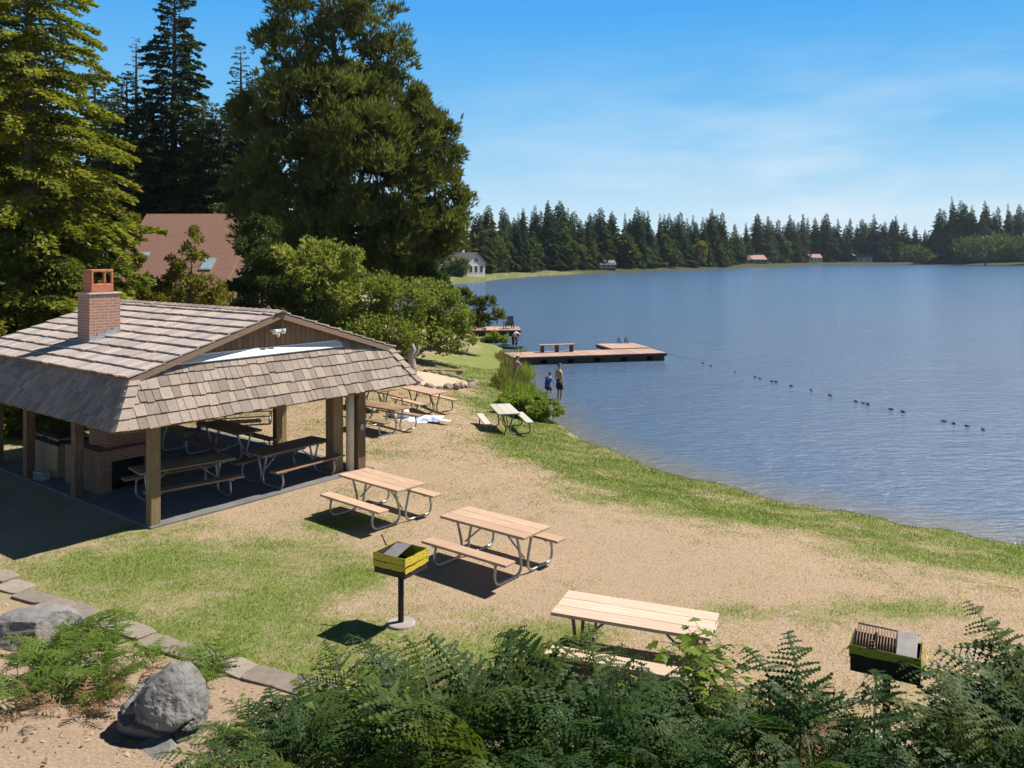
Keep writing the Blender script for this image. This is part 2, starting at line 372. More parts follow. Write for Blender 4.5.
def ground_mat():
    m, n, l, b = newmat('lawn_ground')
    t = n.new('ShaderNodeTexCoord'); v = t.outputs['Object']
    g = attr(n, 'green'); bed = attr(n, 'bed'); wet = attr(n, 'wet')
    f1 = noise(n, l, v, 28, 5, .7); f2 = noise(n, l, v, 4.2, 5, .65); f3 = noise(n, l, v, .9, 3)
    tan = mixc(n, l, ramp(n, l, f1, .28, .72), (.475, .355, .26), (.245, .172, .118))
    tan = mixc(n, l, ramp(n, l, f2, .4, .75), tan, (.36, .27, .15))
    grn = mixc(n, l, ramp(n, l, f1, .3, .7), (.105, .165, .03), (.21, .22, .06))
    grn = mixc(n, l, ramp(n, l, f3, .4, .7), grn, (.165, .19, .05))
    s = math_(n, l, 'ADD', g, math_(n, l, 'MULTIPLY', math_(n, l, 'SUBTRACT', f2, .5), 1.7))
    s = math_(n, l, 'ADD', s, math_(n, l, 'MULTIPLY', math_(n, l, 'SUBTRACT', f1, .5), 1.1))
    col = mixc(n, l, ramp(n, l, s, .18, .95), tan, grn)
    mul = mixc(n, l, ramp(n, l, f1, .3, .65), (.19, .13, .09), (.345, .26, .182))
    mul = mixc(n, l, ramp(n, l, noise(n, l, v, 60, 3), .6, .7), mul, (.2, .12, .08))
    col = mixc(n, l, bed, col, mul)
    fo = n.new('ShaderNodeClamp'); l.new(attr(n, 'forest'), fo.inputs[0]); col = mixc(n, l, fo.outputs[0], col, (.05, .055, .025))
    col = mixc(n, l, wet, col, (.13, .10, .055))
    l.new(col, b.inputs['Base Color']); b.inputs['Roughness'].default_value = .95; b.inputs['Specular IOR Level'].default_value = .15
    h = math_(n, l, 'ADD', f1, noise(n, l, v, 75, 2)); bump(n, l, b, h, .7, .012)
    return m
gm = ground_mat()
go = np_mesh('ground', np.stack([XX, YY, ZZ], -1).reshape(-1, 3), GQ, np.zeros(len(GQ)), gm, smooth=True); struct(go)
for nm, arr in (('green', GF), ('bed', BED), ('forest', sstep(120, 200, YY) * np.maximum(.42, sstep(0, 40, XX + 12 * (vnoise(XX, YY, .06, 31) - .5))) + sstep(9, 14, DD) * sstep(120, 200, YY)),  ('wet', sstep(.12, -.05, DD) * (YY < 85))):
    a = go.data.attributes.new(nm, 'FLOAT', 'POINT'); a.data.foreach_set('value', arr.astype(np.float32).ravel())
# ------------------------------------------------------------------ water
def water_mat():
    m, n, l, b = newmat('lake_water')
    l.new(mixc(n, l, attr(n, 'shallow'), (.075, .125, .215), (.16, .15, .12)), b.inputs['Base Color']); b.inputs['Roughness'].default_value = .17; b.inputs['IOR'].default_value = 1.333
    v = objco(n, l, (.5, 1.45, 1))
    a = noise(n, l, v, 2.3, 5, .6); c = noise(n, l, objco(n, l, (.7, 1.8, 1)), 4.5, 4, .65); d = noise(n, l, objco(n, l, (.3, .8, 1)), .35, 2)
    h = math_(n, l, 'ADD', math_(n, l, 'MULTIPLY', a, 1.0), math_(n, l, 'MULTIPLY', c, .4)); h = math_(n, l, 'ADD', h, math_(n, l, 'MULTIPLY', d, 1.2))
    bump(n, l, b, h, 1.0, .2)
    return m
wx = axis(-4, 14, .3, -60, 780, 1.2, 60); wy = axis(10, 60, .4, -65, 720, 1.2, 60); WX, WY = np.meshgrid(wx, wy); wi = np.arange(WX.size).reshape(WX.shape)
WQ = np.stack([wi[:-1, :-1], wi[:-1, 1:], wi[1:, 1:], wi[1:, :-1]], -1).reshape(-1, 4)
wo = struct(np_mesh('lake_water', np.stack([WX, WY, np.full(WX.shape, WZ)], -1).reshape(-1, 3), WQ, np.zeros(len(WQ)), water_mat(), smooth=True))
a = wo.data.attributes.new('shallow', 'FLOAT', 'POINT'); a.data.foreach_set('value', sstep(-2.6, .4, lake_d(WX, WY)).astype(np.float32).ravel())
# ------------------------------------------------------------------ shelter
TH = R(51.73); U = Vector((math.cos(TH), math.sin(TH), 0)); VV = Vector((-math.sin(TH), math.cos(TH), 0)); E0 = Vector((-7.27, 15.88, 0))
sh = empty('picnic_shelter', E0, TH, 'open timber picnic shelter with shake mansard roof beside the lawn', 'shelter')
W_, L_, ZE, ZR, ZB, OUT = 6.69, 7.7, 2.99, 4.03, 2.08, .567
RX = W_ / 2
def loc_of(x, y): p = Vector((x, y, 0)) - E0; return p.dot(U), p.dot(VV)
def shakes(mb, o, du, ds, nrm, bounds, rows, wmin, wmax, rng, lift=.046, thick=.024, jag=.016):
    """o: origin, du: along the course, ds: unit down slope, bounds(s)->(u0,u1)"""
    for i in range(len(rows) - 1):
        s0, s1 = rows[i] - .04, rows[i + 1]
        u0, u1 = bounds((rows[i] + s1) / 2); u = u0 - rng.random() * .05
        while u < u1:
            w = rng.uniform(wmin, wmax); a, b = max(u, u0), min(u + w - .011, u1); u += w
            if b - a < .02: continue
            q = s1 + rng.uniform(-jag, jag); lf = lift + rng.uniform(-.006, .006); k = rng.random()
            P = []
            for z0, z1 in ((0, lf - thick), (thick * .5, lf)):
                for (uu, ss, zz) in ((a, q, z1), (b, q, z1), (b, s0, z0), (a, s0, z0)):
                    P.append(o + du * uu + ds * ss + nrm * zz)
            mb.hexa(P, k)
rg = random.Random(3)
X_, Y_, Z_ = Vector((1, 0, 0)), Vector((0, 1, 0)), Vector((0, 0, 1))
# upper slopes
sl = math.hypot(RX, ZR - ZE); dsl = Vector((-RX, 0, ZE - ZR)) / sl; nl = Vector((-(ZR - ZE), 0, RX)) / sl
rows = [0, .25] + [.25 + (sl + .14 - .25) * k / 9 for k in range(1, 10)]
for nm, dd, nn in (('left', dsl, nl), ('right', Vector((-dsl.x, 0, dsl.z)), Vector((-nl.x, 0, nl.z)))):
    mb = MB(); shakes(mb, Vector((RX, -.10, ZR)), Y_, dd, nn, lambda s: (0, L_ + .2), rows, .14, .36, rg, .058, .034)
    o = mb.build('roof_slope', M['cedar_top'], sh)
    mb = MB(); o0 = Vector((RX, -.048, ZR - .012)); e = sl + .1
    a = o0 + Y_ * 0; b = o0 + Y_ * (L_ + .096)
    P = [a + dd * e - nn * .05, a - nn * .05, b - nn * .05, b + dd * e - nn * .05, a + dd * e - nn * .004, a - nn * .004, b - nn * .004, b + dd * e - nn * .004]
    mb.hexa(P); mb.build('roof_deck', M['rough_timber'], sh)
mb = MB()
y = -.14
while y < L_ + .1:
    for s_ in (-1, 1):
        a = Vector((RX, y, ZR + .055)); b = a + Vector((s_ * .15, 0, -.046)); c = Vector((0, .26, 0)); k = rg.random()
        mb.hexa([a + c * 0 + Z_ * -.02, b + Z_ * -.02, b + c + Z_ * -.005, a + c + Z_ * -.005, a, b, b + c + Z_ * .015, a + c + Z_ * .015], k)
    y += .25
mb.build('ridge_cap', M['cedar'], sh)
# mansard skirts
def skirt(o, du, dout, length, ext, name, topin, topz, seed):
    top = o - dout * topin + Z_ * (topz - ZE); bot = o + dout * OUT + Z_ * (ZB - ZE)
    d = bot - top; n_ = d.length; ds = d / n_; nr = du.cross(ds); nr = nr if nr.z > 0 else -nr
    r = random.Random(seed)
    def bd(s):
        k = s / n_; e = -topin + (OUT + topin) * k; e = max(e, -.02); z_ = topz - k * (topz - ZB)
        if topin and z_ > ZE - .06: e = -(z_ - ZE + .09) * RX / (ZR - ZE)
        return (-e, length + e)
    rows = [n_ * k / 5.0 for k in range(6)]
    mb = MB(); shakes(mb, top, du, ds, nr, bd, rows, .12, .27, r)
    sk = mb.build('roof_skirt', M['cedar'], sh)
    mb = MB(); e0, e1 = bd(0), bd(n_)
    P0 = [top + du * e0[0], top + du * e0[1], bot + du * e1[1] , bot + du * e1[0]]
    lo = [p - nr * .05 for p in P0]; hi = [p - nr * .003 for p in P0]
    mb.hexa(lo + hi); mb.build('skirt_backing', M['rough_timber'], sh)
skirt(Vector((0, 0, ZE - .03)), X_, -Y_, W_, 0, 'front', .12, 3.2, 1)
skirt(Vector((0, 0, ZE - .03)), Y_, -X_, L_, 0, 'left', .0, ZE - .05, 2)
skirt(Vector((W_, 0, ZE - .03)), Y_, X_, L_, 0, 'right', .0, ZE - .05, 3)
skirt(Vector((0, L_, ZE - .03)), X_, Y_, W_, 0, 'back', .12, 3.2, 4)
# hip caps: overlapping saddle shingles
for cx, sx in ((0, -1), (W_, 1)):
    for cy, sy in ((0, -1), (L_, 1)):
        mb = MB(); a = Vector((cx, cy, ZE - .0)); b = Vector((cx + sx * (OUT + .01), cy + sy * (OUT + .01), ZB - .01)); d = b - a
        for k in range(5):
            p, q = a + d * max(k / 5 - .03, .05), a + d * ((k + 1) / 5)
            tX, tY = Vector((-sx * .17, 0, 0)), Vector((0, -sy * .17, 0))
            nx_ = Vector((0, sy * .5, .32)); ny_ = Vector((sx * .5, 0, .32)); nn = Vector((sx, sy, .9)).normalized()
            for tv in (tX, tY):
                lp, lq = p + nn * .035, q + nn * .075
                out = Vector((0, sy, .6)).normalized() * .03 if tv is tX else Vector((sx, 0, .6)).normalized() * .03
                tp, tq = p + tv + out, q + tv + out * 2
                mb.hexa([lp - nn * .025, tp - nn * .02, tq - nn * .02, lq - nn * .025, lp, tp, tq, lq], .55 + .45 * rg.random())
        mb.build('hip_cap', M['cedar'], sh)
# gable walls, flashing, rakes
def gable(y, s):
    mb = MB(); x = .55
    while x < W_ - .56:
        w = .14; z0 = 3.02; za = ZE + (RX - abs(x - RX)) * (ZR - ZE) / RX - .07; zb = ZE + (RX - abs(x + w - .012 - RX)) * (ZR - ZE) / RX - .07
        if za > z0 + .02 and zb > z0 + .02:
            P = [(x, y, z0), (x + w - .012, y, z0), (x + w - .012, y + .03, z0), (x, y + .03, z0), (x, y, za), (x + w - .012, y, zb), (x + w - .012, y + .03, zb), (x, y + .03, za)]
            mb.hexa(P, rg.random())
        x += w
    mb.box(.45, W_ - .45, y + .032, y + .045, 3.0, 3.05)
    P = [(.5, y + .032, 3.05), (W_ - .5, y + .032, 3.05), (W_ - .5, y + .05, 3.05), (.5, y + .05, 3.05), (RX - .05, y + .032, ZR - .1), (RX + .05, y + .032, ZR - .1), (RX + .05, y + .05, ZR - .1), (RX - .05, y + .05, ZR - .1)]
    mb.hexa(P, .1)
    mb.build('gable_wall', M['siding'], sh)
    mb = MB(); a = y - .004 if s < 0 else y + .03
    mb.box(1.0, W_ - 1.6, a - .012 if s < 0 else a + .004, a if s < 0 else a + .016, 3.17, 3.27)
    if s < 0: mb.hexa([(.9, y - .13, 3.11), (W_ - 1.5, y - .13, 3.11), (W_ - 1.5, y - .018, 3.225), (.9, y - .018, 3.225), (.9, y - .13, 3.13), (W_ - 1.5, y - .13, 3.13), (W_ - 1.5, y - .018, 3.245), (.9, y - .018, 3.245)])
    mb.build('flashing', M['flash_white'], sh)
    for sd in (-1, 1):
        mb = MB(); yy = -.07 if s < 0 else L_ + .07
        a = Vector((RX, yy, ZR - .075)); b = Vector((RX + sd * (RX + .1), yy, ZE - .105))
        mb.beam(a, b, .04, .115); mb.build('rake_board', M['fascia'], sh)
gable(.13, -1); gable(L_ - .17, 1)
# security light on the gable
mb = MB(); mb.lathe([(.07, 0), (.07, .05), (.045, .06)], 14, (RX, .06, 3.56)); mb.box(RX - .16, RX + .16, -.03, .12, 3.6, 3.66)
for s_ in (-1, 1): mb.lathe([(.05, 0), (.065, .1), (.06, .11)], 12, (RX + s_ * .11, .0, 3.55))
mb.lathe([(.03, -.08), (.045, 0)], 10, (RX, .02, 3.56))
mb.build('security_light', M['flash_white'], sh, .004)
# posts and beams, slab
def post(x, y, w, m, z1=2.3): mb = MB(); mb.box(x - w / 2, x + w / 2, y - w / 2, y + w / 2, .0, z1); return mb.build('post', M[m], sh, .01)
for x, y, w, m in ((.44, .03, .2, 'olive_timber'), (.44, 3.25, .2, 'rough_timber'), (.44, 5.75, .2, 'rough_timber'), (.44, 7.6, .2, 'rough_timber'), (5.25, .40, .30, 'olive_timber'), (5.80, .14, .24, 'rough_timber'),
                   (6.0, 3.73, .17, 'olive_timber'), (6.45, 4.1, .17, 'olive_timber'), (6.0, 7.5, .2, 'rough_timber'), (3.3, 7.5, .2, 'rough_timber')):
    post(x, y, w, m)
mb = MB(); mb.tube([(5.54, .16, .05), (5.54, .16, 2.2)], .1, 14); mb.build('downspout', M['pipe'], sh)
mb = MB(); mb.box(5.72, 5.82, -.03, .018, 1.02, 1.16); mb.build('outlet_box', M['flash_grey'], sh, .01)
mb = MB()
for a, b in (((.2, .03, 2.13), (6.5, .03, 2.13)), ((.2, L_ - .2, 2.13), (6.5, L_ - .2, 2.13))): mb.beam(a, b, .14, .24)
mb.build('header_beam', M['rough_timber'], sh)
mb = MB()
for a, b in (((.44, -.2, 2.36), (.44, L_ + .1, 2.36)), ((6.1, -.2, 2.36), (6.1, L_ + .1, 2.36)), ((RX, .1, 2.36), (RX, L_ - .1, 2.36))): mb.beam(a, b, .14, .22)
mb.build('side_beam', M['rough_timber'], sh)
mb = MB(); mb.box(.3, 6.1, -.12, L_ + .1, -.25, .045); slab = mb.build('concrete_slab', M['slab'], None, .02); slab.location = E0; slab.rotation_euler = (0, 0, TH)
struct(slab)
# ------------------------------------------------------------------ brick fireplace with chimney
def ray_roof(px, py):
    lo, hi = 5., 60.
    for _ in range(60):
        t = (lo + hi) / 2; p = Vector(((px - 512) / F * t, t, H - (py - YH) / F * t)); u, v = loc_of(p.x, p.y)
        if p.z > ZE + u * (ZR - ZE) / RX: lo = t
        else: hi = t
    return u, v
cu, cv = ray_roof(88, 344); cu2, cv2 = ray_roof(121, 329); cu3, cv3 = ray_roof(79, 338)
CHX0, CHX1, CHY0, CHY1 = cu + .03, cu + .03 + (cu2 - cu) * .82, cv, cv + (cv3 - cv) * .64
fp = empty('brick_fireplace', E0 + U * .95 + VV * 3.6, TH, 'red brick fireplace block under the shelter with chimney rising through its roof', 'fireplace')
def rel(mb): mb.v = [(x - .95, y - 3.6, z) for x, y, z in mb.v]; return mb
ztop = H - (295 - YH) / F * (E0 + U * CHX0 + VV * CHY0).y
mb = MB(); mb.box(CHX0, CHX1, CHY0, CHY1, 1.5, ztop); rel(mb).build('chimney', M['brick_ch'], fp)
mb = MB(); mb.box(CHX0 - .03, CHX1 + .03, CHY0 - .03, CHY1 + .03, ztop + .002, ztop + .045); cap = rel(mb).build('cement_cap', M['mortar'], fp, .012)
fw = min(.26, (CHX1 - CHX0) / 2 - .05); fx = (CHX0 + CHX1) / 2 - .02; fy = (CHY0 + CHY1) / 2; zf = ztop + .046
mb = MB(); w2 = fw
mb.box(fx - w2, fx + w2, fy - .21, fy - .17, zf, zf + .2); mb.box(fx - w2, fx + w2, fy + .17, fy + .21, zf, zf + .2)
mb.box(fx - w2, fx - w2 + .04, fy - .17, fy + .17, zf, zf + .2); mb.box(fx + w2 - .04, fx + w2, fy - .17, fy + .17, zf, zf + .2)
for sx in (-1, 1):
    for sy in (-1, 1): mb.box(fx + sx * (w2 - .03) - .028, fx + sx * (w2 - .03) + .028, fy + sy * .182 - .028, fy + sy * .182 + .028, zf + .2, zf + .47)
mb.box(fx - w2, fx + w2, fy - .21, fy - .15, zf + .471, zf + .53); mb.box(fx - w2, fx + w2, fy + .15, fy + .21, zf + .471, zf + .53)
mb.box(fx - w2, fx - w2 + .06, fy - .15, fy + .15, zf + .471, zf + .53); mb.box(fx + w2 - .06, fx + w2, fy - .15, fy + .15, zf + .471, zf + .53)
mb.box(fx - w2, fx - w2 + .03, fy - .15, fy + .15, zf + .2, zf + .471)
rel(mb).build('clay_flue', M['clay'], fp, .015)
mb = MB(); n = 4
for k in range(n):
    xa = CHX0 + (CHX1 - CHX0) * k / n; xb = CHX0 + (CHX1 - CHX0) * (k + 1) / n; zr = ZE + (xa) * (ZR - ZE) / RX
    mb.box(xa, xb, CHY0 - .014, CHY0 - .003, zr - .02, zr + .17)
    zr0 = ZE + xa * (ZR - ZE) / RX; zr1 = ZE + xb * (ZR - ZE) / RX
    mb.hexa([(xa, CHY0 - .12, zr0 + .045), (xb, CHY0 - .12, zr1 + .045), (xb, CHY0 - .015, zr1 + .045), (xa, CHY0 - .015, zr0 + .045), (xa, CHY0 - .12, zr0 + .052), (xb, CHY0 - .12, zr1 + .052), (xb, CHY0 - .015, zr1 + .052), (xa, CHY0 - .015, zr0 + .052)])
rel(mb).build('flashing', M['flash_grey'], fp)
mb = MB(); zt = .93
mb.box(.74, 1.0, 2.84, 3.5, .046, zt); mb.box(1.76, 2.0, 2.84, 3.5, .046, zt); mb.box(1.0, 1.76, 2.84, 3.5, .72, zt); mb.box(.74, 2.0, 3.5, 3.62, .046, zt); mb.box(.74, 1.6, 3.98, 4.55, .046, zt); rel(mb).build('brick_base', M['brick_bbq'], fp, .006)
mb = MB(); mb.box(1.003, 1.757, 3.46, 3.497, .05, .717); mb.box(1.003, 1.02, 2.9, 3.457, .05, .717); mb.box(1.74, 1.757, 2.9, 3.457, .05, .717); mb.box(1.003, 1.757, 2.86, 3.457, .05, .09); rel(mb).build('firebox_lining', M['blackmetal'], fp)
mb = MB(); mb.box(1.02, 1.95, 3.1, 3.97, .95, 1.5); mb.box(1.1, 1.9, 3.63, 3.96, .05, .949); rel(mb).build('brick_stack', M['brick_bbq'], fp, .006)
mb = MB(); mb.box(.72, 2.02, 2.82, 3.64, zt + .002, zt + .05); rel(mb).build('hearth_top', M['brick_bbq'], fp, .01)
mb = MB(); mb.box(.74, 1.5, 4.95, 6.35, .046, .97); bl = mb.build('block_counter', M['block_tan'], None, .006); bl.location = E0; bl.rotation_euler = (0, 0, TH)
tag(bl, 'tan block counter under the shelter with a dark tarp on top', 'counter')
mb = MB(); nxg, nyg = 12, 16
idx = {}
for i in range(nxg + 1):
    for j in range(nyg + 1):
        x = .62 + 1.0 * i / nxg; yv = 4.8 + 1.7 * j / nyg
        inside = (.74 <= x <= 1.5) and (4.95 <= yv <= 6.35)
        z = .985 + .05 * math.sin(i * 1.1 + j * .7) ** 2 + .06 * math.exp(-((i - 6) ** 2 + (j - 7) ** 2) / 16) if inside else .9 - .06 * random.random()
        idx[i, j] = len(mb.v); mb.v.append((x, yv, z))
for i in range(nxg):
    for j in range(nyg): mb.face((idx[i, j], idx[i + 1, j], idx[i + 1, j + 1], idx[i, j + 1]), None, .5, True)
tp = mb.build('tarpaulin', M['tarp']); tp.location = E0; tp.rotation_euler = (0, 0, TH); so = tp.modifiers.new('s', 'SOLIDIFY'); so.thickness = .006
tag(tp, 'dark tarpaulin draped over the tan block counter', 'tarpaulin')
p = on_ground(42, 480); cb = MB()
for (x0, x1, y0, y1) in ((-.2, .2, -.1, -.07), (-.2, .2, .07, .1), (-.2, -.165, -.07, .07), (-.017, .017, -.07, .07), (.165, .2, -.07, .07)): cb.box(x0, x1, y0, y1, 0, .19)
cb.v = [(x, z - .1, .1 + y) for x, y, z in cb.v]
o = cb.build('cinder_block', M['cinder'], None, .006); o.location = (p.x, p.y, p.z); o.rotation_euler = (0, 0, TH - R(85)); tag(o, 'grey hollow cinder block lying in the shade by the tan counter', 'block')
# ------------------------------------------------------------------ picnic tables
def make_table(L, W, top, frame, loc, rz, label, group, benchw=.26, BL=None):
    t = empty('picnic_table', loc, rz, label, 'picnic table', group)
    r = random.Random(hash(label) % 1000 if False else len(label))
    mb = MB(); pw = W / 3
    for k in range(3): mb.box(-L / 2 + r.uniform(-.004, .004), L / 2 + r.uniform(-.004, .004), -W / 2 + k * pw + .002, -W / 2 + (k + 1) * pw - .002, .715, .76, r.random())
    mb.build('tabletop', M[top], t, .008)
    for s in (-1, 1):
        y0 = s * (.70) - benchw / 2
        mb = MB(); mb.box(-(BL or L) / 2, (BL or L) / 2, y0, y0 + benchw, .405, .45, r.random()); mb.build('bench', M[top], t, .008)
    xl = L / 2 - .26
    for e in (-1, 1):
        for s in (-1, 1):
            x = e * xl; q = lambda y, z: (x + s * .022, s * y, z)
            pts = [q(.70, .405), q(.735, .3), q(.755, .2), q(.745, .11), q(.70, .05), q(.63, .028), q(.4, .028), q(.2, .03), q(.12, .05), q(.075, .1), q(.06, .18), q(.075, .3), q(.13, .5), q(.2, .713)]
            mb = MB(); mb.tube(pts, .024, 9); mb.build('leg', M[frame], t)
        mb = MB(); mb.tube([(e * xl, 0, .27), (e * (xl - .52), 0, .71)], .016, 8); mb.build('brace', M[frame], t)
        mb = MB(); mb.box(e * xl - .03, e * xl + .03, -W / 2 + .05, W / 2 - .05, .690, .714)
        mb.build('bracket', M[frame], t)
        for s in (-1, 1): mb = MB(); mb.box(e * xl - .03, e * xl + .03, s * .70 - .12, s * .70 + .12, .388, .404); mb.build('bracket', M[frame], t)
    return t
def table_px(px, py, h, rz, *a, **k):
    p = on_ground(px, py, h); return make_table(*a[:4], (p.x, p.y, p.z), R(rz), *a[4:], **k)
TG = 'picnic tables on the lawn'; SG = 'picnic tables under the shelter roof'
table_px(381, 478.5, .76, -41, 1.83, .74, 'tbl', 'galv', 'tan wooden picnic table in the sun just outside the shelter corner posts', TG)
table_px(494, 520.8, .76, -38.3, 1.83, .74, 'tbl', 'galv', 'tan wooden picnic table standing alone on dry grass right of the yellow taped grill', TG)
table_px(634.5, 612.5, .76, -21.4, 2.0, .76, 'tbl_pale', 'tube_brown', 'bleached picnic table in front partly hidden by the fern thicket', TG, BL=1.86)
table_px(504.3, 408.5, .76, -79, 1.85, .74, 'tbl_grey', 'tube_brown', 'pale grey picnic table near the reeds at the water edge', TG)
table_px(383, 405, .76, -38, 1.83, .74, 'tbl_old', 'galv', 'worn brown picnic table beside the blue and white blanket', TG)
table_px(424, 389.5, .76, -50, 1.9, .74, 'tbl', 'tube_brown', 'brown picnic table nearest the stone bordered sand pit', TG)
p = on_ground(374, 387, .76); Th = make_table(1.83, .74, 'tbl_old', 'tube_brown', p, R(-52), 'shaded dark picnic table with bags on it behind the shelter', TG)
for k, (dx, dy, sz, lab) in enumerate(((.25, .05, .34, 'dark bag standing on the near end of the shaded picnic table'), (-.5, -.02, .26, 'small dark bag on the far end of the shaded picnic table'))):
    mb = MB(); i0 = 0
    prof = [(sz * .5, 0), (sz * .58, sz * .2), (sz * .52, sz * .6), (sz * .3, sz * .85), (sz * .1, sz * .92)]
    mb.lathe(prof, 14); mb.v = [(x * 1.2, y * .75, z + .02 * math.sin(9 * x)) for x, y, z in mb.v]
    pts = [(sz * .3 * math.cos(a), 0, sz * .85 + sz * .35 * math.sin(a)) for a in np.linspace(0, math.pi, 9)]; mb.tube(pts, .012, 6)
    w = Matrix.Rotation(R(-52), 3, 'Z') @ Vector((dx, dy, 0)) + p
    o = mb.build('bag', M['bag']); o.location = (w.x, w.y, p.z + .761); o.rotation_euler = (0, 0, k); tag(o, lab, 'bag')
SLZ = .046
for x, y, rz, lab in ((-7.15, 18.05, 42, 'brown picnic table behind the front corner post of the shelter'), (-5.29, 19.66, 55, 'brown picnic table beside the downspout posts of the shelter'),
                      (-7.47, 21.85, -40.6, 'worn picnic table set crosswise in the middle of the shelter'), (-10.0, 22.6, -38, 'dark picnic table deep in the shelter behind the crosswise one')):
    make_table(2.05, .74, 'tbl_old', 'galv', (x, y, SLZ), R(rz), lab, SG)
p = on_ground(248, 421); make_table(1.9, .74, 'tbl_old', 'galv', p, R(20), 'shaded picnic table behind the thin rear posts of the shelter', SG)
